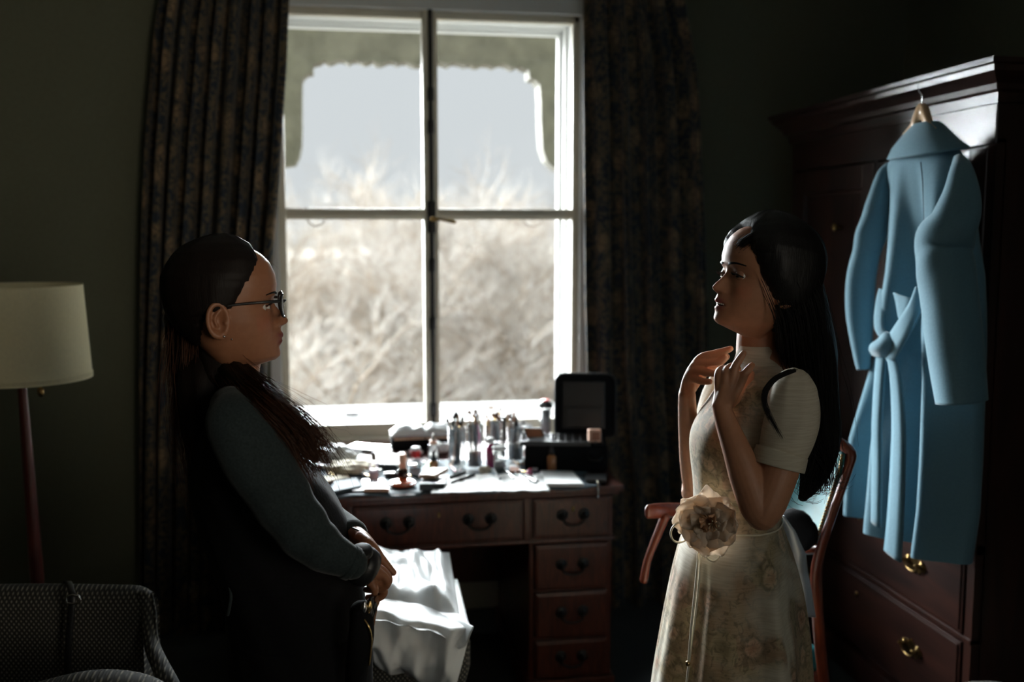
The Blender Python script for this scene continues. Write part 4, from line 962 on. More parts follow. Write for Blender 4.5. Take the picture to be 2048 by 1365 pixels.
soft_bag('makeup_bag','second black make-up bag with see-through lid, partly behind the leftmost tumbler',876,900,60,52,.10,.42)
# black make-up case with open padded lid
cp_=D(1130,945,DZ+.002); s=sc_at(cp_)
case=thing('makeup_case',cp_,'large black make-up case with open padded lid at the right end of the desk','case',rz=rad(-12.5))
w0=-86/s; w1=86/s
obj('body',box((w0+.005,0,0),(w1,.23,.095),.014),'blackcloth',case,True,local=True)
obj('tray',join(box((w0-.01,-.010,.095),(w1-.06,.16,.102),.002),box((w0-.01,-.012,.100),(w1-.06,-.006,.112),.001),*[box((w0-.01+i*.0265,-.010,.102),(w0-.008+i*.0265,.15,.110)) for i in range(12)],*[box((w0-.01,.02+i*.04,.102),(w1-.06,.022+i*.04,.110)) for i in range(4)]),'black',case,False,local=True)
# lid: rounded rectangle leaning back
lw0,lw1=-22/s,108/s; hh=.235; ol=[]
for cx_,cz_,a0 in ((lw1-.035,hh-.035,0),(lw0+.035,hh-.035,90),(lw0+.02,.02,180),(lw1-.02,.02,270)):
    r=.035 if cz_>.1 else .02
    for k in range(7): a=rad(a0+k*15); ol.append((cx_+r*math.cos(a),cz_+r*math.sin(a)))
lidm=Matrix.Translation((0,.215,.085))@Matrix.Rotation(rad(-9),4,'X')
lid=obj('lid',xf(prism(ol,(-.022,.022),'y'),lidm),'blackcloth',case,False,local=True)
obj('lid_lining',xf(box((lw0+.028,-.026,.03),(lw1-.04,-.020,hh-.03),.004),lidm),'black',case,False,local=True)
obj('piping',xf(tube([(p[0],-.022,p[1],.0035) for p in ol+[ol[0]]],6,1),lidm),'black',case,True,local=True)
obj('mesh_pocket',xf(box((lw0+.04,-.032,.035),(lw1-.05,-.026,.11),.003),lidm),'black',case,False,local=True)
obj('handle',tube([(w1-.02,-.004,.06,.005),(w1-.03,-.02,.05,.005),(w1-.06,-.02,.05,.005),(w1-.07,-.004,.06,.005)],8,4),'black',case,True,local=True)
# open bronze palette leaning at the case, and peach box on it
pz=D(1066,882,DZ+.105)
pal=thing('bronze_palette',pz,'open bronze powder palette leaning open on the left of the black case','palette')
a,b,c,d_=PZ(1060,879,DZ+.115),PZ(1092,875,DZ+.115),P(1083,857,0),P(1047,856,0)
dd=(a-Cc).dot(HH)
q=[P(1056,879,dd),P(1091,876,dd),P(1083,857,dd+.02),P(1046,855,dd+.02)]
obj('frame',solid([[q[0],q[1]],[q[3],q[2]]],.006,HH),'black',pal,False)
cq=sum(q,Vector())/4; q2=[cq+(p-cq)*.84-HH*.002 for p in q]
obj('powder_pan',solid([[q2[0],q2[1]],[q2[3],q2[2]]],.003,HH),'rust',pal,False)
q3=[P(1060,888,dd-.03),P(1104,886,dd-.03),P(1092,877,dd),P(1056,879,dd)]
obj('tray',solid([[q3[0],q3[1]],[q3[3],q3[2]]],.006,(0,0,1)),'grey',pal,False)
bx_=PZ(1190,886,DZ+.105); s=sc_at(bx_)
pb=thing('blusher_box',bx_,'small peach and bronze box standing on the right of the black case','box')
obj('box',box((-13/s,0,0),(13/s,.02,27/s),.002),'peach',pb,False,local=True); obj('window',box((-7/s,-.001,5/s),(10/s,.001,22/s)),'rust',pb,False,local=True)
# charm hanging over the desk edge
kp=P(1196,968,(Vector((.87,3.16,.75))-Cc).dot(HH)-.01)
key=thing('hanging_charm',kp,'small metal charm hanging off the front edge of the desk at the right','charm')
s=sc_at(kp)
obj('cord',wire([tuple(kp+UP*.004+HH*.03),tuple(kp),tuple(kp-UP*8/s)],.0015),'cord',key)
obj('charm',tube([(*(kp-UP*8/s),.0022),(*(kp-UP*14/s),.004),(*(kp-UP*24/s),.0025),(*(kp-UP*29/s),.0045),(*(kp-UP*31/s),.002)],8,3),'silver',key)
# ================================================================ PEOPLE
ZT=[-.012,0,.003,.010,.018,.025,.030,.036,.041,.044,.050,.055,.062,.066,.072,.080,.090,.100,.108,.115,.125,.140,.160,.180,.195,.207,.216,.222]
PF=[.020,.066,.079,.088,.088,.0865,.0895,.0945,.0905,.096,.0955,.0915,.093,.103,.1075,.103,.0945,.087,.083,.0835,.0885,.091,.089,.081,.068,.050,.030,.004]
F0=[.020,.060,.074,.084,.084,.083,.083,.083,.083,.083,.083,.083,.082,.081,.080,.079,.078,.078,.079,.081,.0865,.090,.088,.080,.067,.049,.029,.003]
PB=[-.02,-.022,-.025,-.030,-.036,-.042,-.045,-.050,-.053,-.055,-.058,-.061,-.065,-.068,-.072,-.078,-.084,-.089,-.092,-.094,-.096,-.097,-.095,-.085,-.072,-.055,-.035,-.004]
PW=[.012,.026,.032,.041,.047,.051,.053,.056,.058,.059,.061,.063,.065,.066,.068,.070,.0715,.073,.074,.0745,.0755,.0765,.0750,.068,.058,.044,.028,.003]
def sm(x,a,b):
    t=max(0,min(1,(x-a)/(b-a))); return t*t*(3-2*t)
def head_point(z,th,feat=1.0,mouth=0.0):
    f0=lerp(z,ZT,F0); f=lerp(z,ZT,PF); b=lerp(z,ZT,PB); w=lerp(z,ZT,PW)
    xc=.0 if z>.03 else -.0
    c,s=math.cos(th),math.sin(th)
    if c>=0: x=xc+(f0-xc)*abs(c)**(2/2.35); 
    else: x=xc-(xc-b)*abs(c)**(2/2.1)
    y=w*math.copysign(abs(s)**(2/2.15),s)
    if c>0 and feat:
        n=f-f0
        if .060<z<.122:
            sg=lerp(z,[.060,.068,.080,.100,.120],[.011,.0115,.0085,.0065,.009]); x+=n*math.exp(-(abs(y)/sg)**2.4)
        elif z<=.060:
            sg=.019 if z>.028 else .022; x+=n*math.exp(-(y/sg)**2)
        else: x+=n*math.exp(-(y/.03)**2)
        g=lambda y0,z0,sy,sz: math.exp(-((abs(y)-y0)/sy)**2-((z-z0)/sz)**2)
        x-=.0135*g(.031,.104,.014,.0105)      # eye socket
        x+=.0135*g(.031,.1085,.012,.0058)+.0085*g(.031,.0955,.012,.0045)    # lids over the eyeball
        x+=.0035*g(.026,.121,.017,.005)      # brow
        x+=.0045*g(.043,.078,.014,.013)      # cheek
        x+=.0065*g(.0125,.068,.005,.0055)    # nostril wing
        x-=.0030*g(.006,.0625,.003,.0025)
        x-=.0020*g(.026,.050,.006,.012)
        if mouth: x-=mouth*.010*math.exp(-(y/.017)**4-((z-.0405)/.0042)**2)
    return Vector((x,y,z))
def head_mesh(mouth=0,nz=110,nt=120):
    rows=[]
    for j in range(nz+1):
        z=ZT[0]+(ZT[-1]-ZT[0])*(j/nz); rows.append([head_point(z,2*PI*i/nt,1,mouth) for i in range(nt)])
    v,f=grid(rows,True); f.append(tuple(range(nt))[::-1]); f.append(tuple(nz*nt+i for i in range(nt))); return v,f
def hair_cap(gz,gx,off,zlow,drop=0,nz=90,nt=110,seed=0):
    rows=[]
    for j in range(nz+1):
        z=zlow+(.222-zlow)*(j/nz); row=[]
        for i in range(nt):
            th=2*PI*i/nt; p=head_point(min(z,.2215),th,0); x0=lerp(z,gz,gx)+ (.004*(abs(p.y)/.07)**2 if z>.15 else 0)
            m=sm(x0-p.x+.0015*math.sin(th*60+z*90)+.002*noise.noise(Vector((p.y*60,z*60,1))),-.003,.014); n=Vector((p.x,p.y,(z-.11)*.9)).normalized()
            k=1+.10*noise.noise(Vector((p.x*40,p.y*40,z*10+seed)))+.06*math.sin(th*60+z*20)
            row.append(p+n*(off*m*k*(.45+.55*sm(x0-p.x,.0,.05))-.006*(1-m)))
        rows.append(row)
    v,f=grid(rows,True); f.append(tuple(range(nt))[::-1]); f.append(tuple(nz*nt+i for i in range(nt))); return v,f
def ear_mesh(side,kk=1.0):
    """side=+-1 along local y; ear centre near x=-.012,z=.085"""
    C=Vector((-.012,side*(.072-.012*(1-kk)),.088)); parts=[]
    pts=[]
    for a in np.linspace(-50,265,15):
        r=rad(a); pts.append((C.x-.002+.0165*math.cos(r)-.004*math.sin(r)*0,C.y+side*(.012+.004*math.cos(r+PI)),C.z+.028*math.sin(r)+(.0),.0042 if a<230 else .0055))
    parts.append(tube(pts,8,2))
    parts.append(tube([(C.x+.010,C.y+side*.004,C.z-.022,.006),(C.x-.002,C.y+side*.009,C.z-.028,.0075),(C.x-.008,C.y+side*.011,C.z-.020,.005)],8,3))
    pl=[]
    for j in range(5):
        rr=[.0001,.3,.6,.85,1][j]; pl.append([Vector((C.x-.001+.0155*rr*math.cos(t),C.y+side*(.003+.009*rr),C.z-.001+.027*rr*math.sin(t))) for t in np.linspace(0,2*PI,25)[:-1]])
    v,f=grid(pl,True); parts.append(solid([r+[r[0]] for r in pl],.004,(0,-side,0)))
    ah=[(C.x+.002,C.y+side*.011,C.z+.016,.003),(C.x-.007,C.y+side*.012,C.z+.004,.0032),(C.x-.004,C.y+side*.011,C.z-.010,.003)]
    parts.append(tube(ah,7,3))
    parts.append(tube([(C.x+.014,C.y+side*.006,C.z-.002,.004),(C.x+.010,C.y+side*.010,C.z-.006,.0035)],7,2))
    return join(*parts)
def frame(fwd_yaw_dir,pitch,side_sign):
    """columns: forward, side, up.  fwd_yaw_dir horizontal unit vector"""
    f=Vector(fwd_yaw_dir).normalized(); up=UP; s=up.cross(f).normalized()
    f2=(f*math.cos(pitch)+up*math.sin(pitch)).normalized(); u2=s.cross(f2)*-1 if False else f2.cross(s)
    return Matrix((f2,s,u2)).transposed().to_4x4()
def head_matrix(fwd,pitch,scale,nose_px,roll=0):
    R=frame(fwd,pitch,1)
    if roll: R=R@Matrix.Rotation(roll,4,'X')
    R=R@Matrix.Scale(scale,4); o=P(*nose_px)-(R@Vector((.1075,0,.072))); return Matrix.Translation(o)@R
def ring_body(rows,d0,yawr,fold=None,n=64,dshift=None,cap=True,exp=2.2,face=-1):
    """rows:(py,left_px,right_px,half_side_m[,d]); ellipses with the given silhouette; face=-1 looks to screen left"""
    pr=catmull([list(r)+([d0] if len(r)==4 else []) for r in rows],6); out=[]
    for j,r in enumerate(pr):
        py,l,rr,b,d=r; s=pxm(d); h=(rr-l)/2/s; c=P((l+rr)/2,py,d)
        b_=min(b,h*.96/abs(math.sin(yawr))) if abs(math.sin(yawr))>1e-3 else b
        a=math.sqrt(max(1e-6,h*h-(b_*math.sin(yawr))**2))/math.cos(yawr)
        fw=RR*math.cos(yawr)+HH*math.sin(yawr)*(-1); sd=RR*math.sin(yawr)+HH*math.cos(yawr); row=[]
        for i in range(n):
            t=2*PI*i/n; ct,st=math.cos(t),math.sin(t); x=a*math.copysign(abs(ct)**(2/exp),ct); y=b*math.copysign(abs(st)**(2/exp),st)
            k=1 if fold is None else fold(j/(len(pr)-1),t,py)
            row.append(c+fw*x*k+sd*y*k)
        out.append(row)
    v,f=grid(out,True)
    if cap: f.append(tuple(range(n))[::-1]); f.append(tuple((len(out)-1)*n+i for i in range(n)))
    return v,f
def strands(guides,count,r,seed,spread,curl=0,taper=.35,seg=14):
    """guides: list of polylines (world); hairs interpolated between neighbouring guides"""
    R=np.random.default_rng(seed); G=[np.array(catmull([list(p) for p in g],6)) for g in guides]
    L=min(len(g) for g in G); G=[g[np.linspace(0,len(g)-1,seg+1).astype(int)] for g in G]; V=[];Fc=[]
    for c in range(count):
        u=R.uniform(0,len(G)-1); i=int(u); i=min(i,len(G)-2) if len(G)>1 else 0; w=u-i
        base=G[i]*(1-w)+G[i+1]*w if len(G)>1 else G[0].copy()
        off=R.normal(0,1,3)*spread; off2=R.normal(0,1,3)*spread; t=np.linspace(0,1,seg+1)[:,None]
        ph=R.uniform(0,6); end=R.uniform(.75,1.0)
        pts=base+off*(1-.3*t)+off2*t**1.5*1.6
        if curl: pts=pts+curl*np.stack([np.sin(t[:,0]*11+ph),np.cos(t[:,0]*9+ph),np.sin(t[:,0]*8+ph)*.3],1)*(t**1.2)
        k0=len(V); nn=int(seg*end)
        for j in range(nn+1):
            p=Vector(pts[j]); tt=Vector(pts[min(j+1,seg)]-pts[max(j-1,0)]).normalized(); s=tt.orthogonal().normalized(); q=tt.cross(s); rr=r*(1-(1-taper)*j/nn)
            for m in range(3): a=2*PI*m/3; V.append(p+s*math.cos(a)*rr+q*math.sin(a)*rr)
        for j in range(nn):
            for m in range(3): n2=(m+1)%3; Fc.append((k0+j*3+m,k0+j*3+n2,k0+j*3+3+n2,k0+j*3+3+m))
    return V,Fc
def finish_skin(name,raw,voxel,parent,base,HM,lip,extra=None,**t):
    co,fc=remesh(raw,voxel,2); o=obj(name,(co.tolist(),fc),'skin',parent,**t); me=o.data
    inv=np.array(HM.inverted()); L=co@inv[:3,:3].T+inv[:3,3]
    col=np.tile(np.array([*base,1.0]),(len(co),1))
    x,y,z=L[:,0],np.abs(L[:,1]),L[:,2]; near=(x>.05)&(z>0)&(z<.13)&(y<.08)
    mouthw=.024
    lp=near&(((z>.0285)&(z<.0525)))&(y<mouthw)
    shape=np.exp(-((z-.0475)/.0055)**2*1.2-(y/.019)**4)+np.exp(-((z-.035)/.0058)**2*1.2-(y/.017)**4)
    k=np.clip(shape*1.25,0,1)*near*(x>.07); k=k[:,None]
    col[:,:3]=col[:,:3]*(1-k)+np.array(lip)*k
    blush=np.exp(-((y-.045)/.02)**2-((z-.075)/.018)**2)*near; col[:,:3]*=(1+blush[:,None]*np.array([.10,-.08,-.08]))
    lid_tone=np.exp(-((y-.031)/.016)**2-((z-.108)/.008)**2)*near; col[:,:3]*=(1-.22*lid_tone[:,None])  # darker tone over the upper eyelids
    a=me.color_attributes.new('tone','FLOAT_COLOR','POINT'); a.data.foreach_set('color',col.ravel().astype(np.float32))
    return o
def eye_parts(HM,parent,side,openk,look=0,lidm='lid_b'):
    c=Vector((.0645,side*.031,.1030)); r=.0118
    V,Fc=lathe([(r*math.sin(t)+1e-5,-r*math.cos(t)) for t in np.linspace(0,PI,14)],20)
    e=obj('eyeball',xf((V,Fc),HM@Matrix.Translation(c)),'eye',parent)
    iris=lathe([(.0001,r*1.012),(.0030,r*.985),(.0056,r*.90)][::-1],16)
    d=Vector((1,side*.05,look)).normalized(); m=HM@Matrix.Translation(c)@d.to_track_quat('Z','Y').to_matrix().to_4x4()
    obj('iris',xf(iris,m),'iris',e)
    # upper and lower lids: spherical shells around the eyeball
    rl=r*1.115; rows=[]
    lo=openk
    for j in range(9):
        row=[]
        for i in range(19):
            u=-1+2*i/18; az=u*1.25; top=1.15; bot=lo-.30*abs(u)**2; el=bot+(top-bot)*j/8
            row.append(Vector((c.x+rl*math.cos(el)*math.cos(az),c.y+rl*math.cos(el)*math.sin(az),c.z+rl*math.sin(el))))
        rows.append(row)
    for k in (0,): pass
    obj('upper_eyelid',xf(solid(rows,-.0008,(1,0,0)),HM),lidm,e)
    rows=[]
    for j in range(5):
        row=[]
        for i in range(19):
            u=-1+2*i/18; az=u*1.2; bot=-1.1; top=-.42+.16*abs(u)**2; el=bot+(top-bot)*j/4
            row.append(Vector((c.x+rl*math.cos(el)*math.cos(az),c.y+rl*math.cos(el)*math.sin(az),c.z+rl*math.sin(el))))
        rows.append(row)
    obj('lower_eyelid',xf(solid(rows,-.0008,(1,0,0)),HM),lidm,e)
def lash_line(HM,parent,side,z0=.1015,thick=.0011,long=.006,n=11):
    parts=[]; line=[]
    for k in range(n):
        u=-1+2*k/(n-1); y=side*(.031+.013*u); th_z=z0+.0035*(1-u*u)-.001*u; r=.0118
        x=.0645+math.sqrt(max(0,.0136**2-(.031*side-y)**2))-.0002
        line.append((x,y,th_z,thick)); 
        parts.append(tube([(x,y,th_z,.0006),(x+long*.7,y+side*u*.003,th_z-.0005,.00045),(x+long,y+side*u*.005,th_z+long*.35,.0002)],4,2))
    parts.append(tube(line,6,2)); v,f=join(*parts); return obj('eyelashes',xf((v,f),HM),'lashes',parent)
def brow(HM,parent,side,m,w=.0022,z0=.121):
    pts=[]
    for k in range(8):
        u=k/7; y=side*(.013+.036*u); z=z0+.004*math.sin(u*2.4)-.003*u
        # project on the face surface
        best=min(np.linspace(0,1.3,60),key=lambda t:abs(abs(head_point(z,t).y)-abs(y))); x=head_point(z,best).x+.0006
        pts.append((x,y,z,.0009,w*(1-.65*u)))
    return obj('eyebrow',xf(tube(pts,8,2,ref=(0,0,1)),HM),m,parent)
def ptz(l): return [P(a,b,c) for a,b,c in l]
# ---------------------------------------------------------------- woman in glasses (left)
MB=P(560,1300,1.95); mua=thing('person',(MB.x,MB.y,0),'woman in glasses and dark top with long brown hair, standing at left in profile','person')
fw=(RR*math.cos(rad(15))+HH*math.sin(rad(15)))
HM=head_matrix(fw,rad(3),1.05,(578,641,1.90))
raw=[xf(head_mesh(),HM),xf(ear_mesh(-1),HM),xf(ear_mesh(1),HM)]
raw.append(ptube([(478,650,1.93,48,50),(474,700,1.93,50,50),(470,745,1.93,48,50),(468,785,1.95,50,70),(465,825,1.97,50,90)],24,4,ref=HH))
raw.append(ring_body([(800,435,520,.10),(850,400,560,.165),(920,388,600,.165),(1000,402,655,.155),(1080,425,700,.16),(1160,450,715,.165),(1260,465,725,.17),(1320,470,715,.165)],1.95,rad(-14),n=40))
for dd,xx in ((1.86,0),(2.04,8)):
    raw.append(ptube([(570+xx,1290,dd,75),(575+xx,1500,dd,62),(585+xx,1750,dd,50),(590+xx,2050,dd,48),(600+xx,2500,dd,34)],20,4))
# near arm
raw.append(ptube([(478,850,1.74,50),(520,930,1.72,46),(575,1025,1.70,42),(620,1085,1.70,38),(680,1118,1.72,30),(712,1130,1.74,26),(735,1140,1.76,22)],20,4))
DN=1.77
hand_n=[[(726,1136,DN-.01,20),(748,1146,DN-.01,17),(766,1152,DN-.004,9.5),(775,1166,DN,8.5),(764,1177,DN+.005,7.5),(746,1181,DN+.01,7),(731,1180,DN+.02,6)],
 [(728,1140,DN,20),(748,1156,DN,18),(764,1172,DN+.01,9.5),(768,1188,DN+.012,8.2),(754,1199,DN+.015,7.5),(738,1204,DN+.02,6.2)],
 [(728,1142,DN+.015,18),(744,1162,DN+.015,16),(756,1182,DN+.03,10),(748,1194,DN+.04,8),(736,1196,DN+.045,7)],
 [(728,1134,DN+.01,18),(750,1138,DN+.02,14),(768,1146,DN+.03,10),(778,1160,DN+.04,8.5),(772,1174,DN+.05,7.5)],
 [(724,1146,DN+.0,16),(736,1160,DN-.012,12),(748,1174,DN-.018,9.5),(750,1186,DN-.018,7.5)]]
raw+= [ptube(h,12,4) for h in hand_n]
# far arm
raw.append(ptube([(500,850,2.16,46),(560,950,2.14,42),(640,1040,2.06,38),(690,1066,1.98,28),(716,1074,1.92,19),(734,1090,1.88,17)],18,4))
DF=1.85
hand_f=[[(726,1080,DF+.02,17),(746,1102,DF,15),(762,1118,DF-.01,10),(774,1132,DF-.01,8.5),(787,1146,DF-.01,7)],
 [(726,1084,DF+.02,16),(748,1108,DF,14),(766,1126,DF,9.5),(779,1140,DF+.01,8),(780,1150,DF+.015,6.5)],
 [(726,1088,DF+.03,16),(750,1116,DF+.02,14),(768,1136,DF+.02,9.5),(776,1152,DF+.02,8),(772,1166,DF+.02,7)],
 [(728,1090,DF+.04,15),(750,1124,DF+.04,13),(764,1144,DF+.04,9),(766,1162,DF+.04,7.5)],
 [(722,1076,DF,14),(738,1086,DF-.03,10),(752,1102,DF-.045,9),(762,1116,DF-.05,7)]]
raw+= [ptube(h,12,4) for h in hand_f]
for dd,xx in ((1.86,0),(2.04,8)): # feet
    q=P(610+xx,2520,dd); raw.append(tube([(q.x-.05,q.y,.05,.035),(q.x+.03,q.y,.045,.04),(q.x+.12,q.y,.035,.035),(q.x+.17,q.y,.03,.028)],14,3))
finish_skin('body',join(*raw),.0023,mua,(.36,.155,.08),HM,(.23,.055,.045))
for sd_ in (-1,1):
    eye_parts(HM,mua,sd_,.16,-.10,'lid_m'); lash_line(HM,mua,sd_,.1052,.0010,.004); brow(HM,mua,sd_,'hair_m',.0028,.124)
# clothes
def mfold(t,a,py): return 1+.012*math.sin(5*a+9*t)+.010*math.sin(11*a-14*t)
top=ring_body([(742,434,500,.056),(765,428,512,.075),(788,418,530,.125),(812,402,548,.175),(850,386,575,.195),(910,374,604,.198),(960,376,648,.192),(1010,388,682,.188),(1060,402,706,.188),(1100,415,719,.192),(1150,432,730,.198),(1210,446,738,.202),(1280,452,742,.205)],1.95,rad(-14),mfold,72)
obj('black_top',top,'blackcloth',mua)
obj('trousers',join(ring_body([(1230,446,742,.206),(1300,450,750,.212),(1380,450,756,.22),(1500,452,748,.22),(1600,455,735,.21)],1.95,rad(-14),mfold,60),
   *[ptube([(575+xx,1560,dd,82),(580+xx,1750,dd,72),(590+xx,2000,dd,66),(600+xx,2300,dd,60),(606+xx,2450,dd,60)],24,4) for dd,xx in ((1.86,0),(2.04,8))]),'blackcloth',mua)
def wrk(t,a): return 1+.018*math.sin(2*a+5*t)+.065*math.sin(46*t+2.0*math.sin(a))*math.exp(-((t-.60)/.17)**2)*(.5+.5*math.cos(a-1.2))+.012*math.sin(28*t+a)
obj('sleeve',ptube([(462,812,1.76,42,40),(476,846,1.73,66,54),(508,905,1.715,72,56),(545,970,1.70,66,54),(583,1028,1.69,60,52),(622,1078,1.69,54,48),(660,1106,1.70,44,42),(690,1121,1.71,36,36),(703,1127,1.715,34,34)],40,9,mod=wrk),'greycloth',mua)
obj('cuff',ptube([(694,1123,1.712,37,37),(706,1129,1.716,36,36)],32,3,capr=False),'greycloth',mua)
obj('sleeve',ptube([(500,830,2.18,50),(560,940,2.15,50),(640,1035,2.06,46),(688,1062,1.99,36),(706,1068,1.95,30)],24,5),'greycloth',mua)
obj('waist_ties',wire([tuple(P(452,1150,1.80)),tuple(P(462,1190,1.78)),tuple(P(456,1230,1.79))],.003),'silver' if False else 'greycloth',mua)
# brush belt pouch on the hip
pq=ptube([(722,1225,1.76,24,34),(722,1270,1.755,26,36),(716,1330,1.76,24,34),(712,1380,1.76,22,30)],16,4,mod=lambda t,a:1+.06*math.sin(3*a+6*t))
obj('tool_pouch',pq,'blackcloth',mua)
R6=random.Random(3)
for k in range(6):
    x=722+k*4.5; a=P(x,1260,1.74+.008*k); b=P(x+6+R6.uniform(-3,4),1212+R6.uniform(-6,26),1.74+.008*k)
    obj('pouch_brush',join(tube([(*a,.003),(*(a*.5+b*.5),.0035),(*b,.0045)],7,2),tube([(*b,.005),(*(b+(b-a).normalized()*.008),.0065),(*(b+(b-a).normalized()*.016),.003)],8,2)),R6.choice(['gold','bristle','silver','black']),mua)
obj('chain',wire([tuple(P(*q)) for q in ((728,1240,1.735),(738,1256,1.73),(743,1280,1.735),(741,1305,1.74),(738,1330,1.745))],.0022),'gold',mua)
# wrist band (big black watch strap)
w0_=P(727,1133,1.755); ax=(P(745,1144,1.765)-P(715,1128,1.745)).normalized()
band=[]
for k in range(28):
    a=2*PI*k/28; s=ax.cross(UP).normalized(); u=s.cross(ax); band.append((s*math.cos(a)*.031+u*math.sin(a)*.034,a))
rows=[[w0_+p-ax*.014-p*.04,w0_+p*1.04-ax*.012,w0_+p*1.10,w0_+p*1.04+ax*.012,w0_+p-p*.04+ax*.014] for p,a in band]; rows.append(rows[0])
obj('wrist_band',grid(rows),'black',mua,label='wide glossy black wrist band')
obj('watch_case',xf(lathe([(.019,0),(.021,.002),(.021,.008),(.018,.011)],24),Matrix.Translation(w0_-HH*.020+UP*.029)@(UP*.9-HH*.45).to_track_quat('Z','Y').to_matrix().to_4x4()),'black',mua)
obj('bracelet',wire([tuple(P(703,1056,1.93)+Vector((0,0,0))),tuple(P(714,1060,1.90)),tuple(P(726,1068,1.885)),tuple(P(731,1080,1.89))],.0018),'silver',mua)
# glasses
gl=[]
for sd_ in (-1,1):
    c=Vector((.0985,sd_*.033,.1025)); lp=[]
    for t in np.linspace(0,2*PI,25):
        r=1; cx_=.0245*math.copysign(abs(math.cos(t))**.8,math.cos(t)); cz_=.0205*math.copysign(abs(math.sin(t))**.8,math.sin(t)); lp.append((c.x-.09*(cx_**2)*20-abs(sd_*cx_)*.0+(-.004 if sd_*cx_>0.01 else 0)*abs(cx_)/.0245,c.y+cx_,c.z+cz_,.0022))
    gl.append(tube(lp,8,1)); lens=[[Vector((c.x,c.y,c.z))]*24,[Vector((p[0],p[1],p[2])) for p in lp[:24]]]
    obj('lens',xf(solid([r+[r[0]] for r in lens],.0012,(1,0,0)),HM),'pane',mua)
    gl.append(tube([(.090,sd_*.060,.112,.0028),(.060,sd_*.074,.113,.0024),(.010,sd_*.079,.112,.0024),(-.018,sd_*.079,.106,.0026),(-.034,sd_*.077,.088,.0024)],8,3))
gl.append(tube([(.100,-.010,.107,.002),(.104,0,.110,.002),(.100,.010,.107,.002)],8,3))
obj('glasses',xf(join(*gl),HM),'black',mua,label='black-framed glasses')
for q,r in (((-.006,-.0865,.060),.0022),((.006,-.084,.054),.0018)):
    obj('earring',xf(lathe([(.0003,-r),(r*.8,-r*.5),(r,0),(r*.8,r*.5),(.0003,r)],8,q),HM),'silver',mua)
# hair: cap, bun, falls, fly-away strands
gz=[.03,.06,.085,.098,.105,.115,.13,.15,.17,.185,.20,.222]; gx=[-.045,-.040,-.034,-.020,.012,.022,.030,.042,.054,.064,.060,.06]
hair=obj('hair',xf(hair_cap(gz,gx,.014,.045,seed=3),HM),'hair_m',mua,label='dark brown hair, half pulled back')
bun=ptube([(372,600,1.93,20),(362,625,1.92,27),(356,655,1.92,27),(362,685,1.92,22),(372,705,1.92,14)],20,5,mod=lambda t,a:1+.10*math.sin(5*a+12*t)+.05*math.sin(11*a-8*t))
obj('bun',bun,'hair_m',hair)
fall=ptube([(410,600,1.95,52,50),(404,680,1.94,52,56),(412,740,1.90,60,60),(418,800,1.87,58,62),(412,860,1.92,42,58),(410,920,1.91,30,50),(408,980,1.91,18,38),(410,1030,1.91,7,16)],36,6,mod=lambda t,a:1+.05*math.sin(9*a+8*t)+.04*math.sin(17*a-5*t))
obj('hair_fall',fall,'hair_m',hair)
ff=ptube([(446,735,1.92,26,30),(462,752,1.86,36,36),(498,780,1.79,34,34),(545,822,1.77,30,34),(590,868,1.77,25,28),(615,898,1.78,15,18),(632,922,1.79,5,6)],30,6,mod=lambda t,a:1+.08*math.sin(8*a+6*t)+.05*math.sin(15*a-9*t))
obj('hair_fall',ff,'hair_m',hair)
nf_=ptube([(408,668,1.90,16),(418,700,1.875,26),(432,730,1.865,34),(446,765,1.86,36),(456,795,1.87,24)],24,5,mod=lambda t,a:1+.06*math.sin(8*a+5*t))
obj('hair_fall',nf_,'hair_m',hair)
g1=[ptz([(482,745,1.86),(505,760,1.79),(548,795,1.735),(610,842,1.73),(648,890,1.74),(668,948,1.75)]),ptz([(462,745,1.86),(495,785,1.765),(540,820,1.73),(590,870,1.735),(622,920,1.75),(640,968,1.76)]),ptz([(448,752,1.86),(480,800,1.77),(520,838,1.74),(560,885,1.74),(590,930,1.75),(612,965,1.76)])]
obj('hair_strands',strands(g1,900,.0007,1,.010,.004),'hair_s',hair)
g2=[ptz([(484,745,1.86),(515,765,1.77),(570,800,1.72),(640,850,1.72),(672,900,1.73),(700,960,1.74)]),ptz([(490,750,1.82),(540,795,1.74),(600,850,1.72),(650,900,1.73),(680,950,1.75)])]
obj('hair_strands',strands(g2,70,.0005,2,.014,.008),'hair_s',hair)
g3=[ptz([(400,520,1.92),(370,560,1.92),(350,620,1.92),(345,680,1.92),(335,735,1.92)]),ptz([(390,560,1.88),(366,620,1.88),(366,690,1.88),(360,760,1.88),(362,850,1.88),(378,920,1.88),(400,985,1.88)]),ptz([(420,600,1.86),(392,690,1.86),(390,780,1.86),(392,880,1.86),(404,980,1.86),(410,1060,1.86)])]
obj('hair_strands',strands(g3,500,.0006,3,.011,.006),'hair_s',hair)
g4=[ptz([(372,640,1.90),(352,672,1.90),(342,700,1.90),(336,738,1.90)]),ptz([(375,650,1.92),(362,680,1.92),(368,712,1.92),(380,730,1.92)])]
obj('hair_strands',strands(g4,160,.0006,4,.007,.004),'hair_s',hair)
g5=[ptz([(395,520,1.93),(430,499,1.93),(470,497,1.93),(512,515,1.93),(540,545,1.92)]),ptz([(420,505,1.90),(460,500,1.88),(500,512,1.88),(515,540,1.87)])]
obj('hair_strands',strands(g5,180,.0005,5,.006,.004),'hair_s',hair)
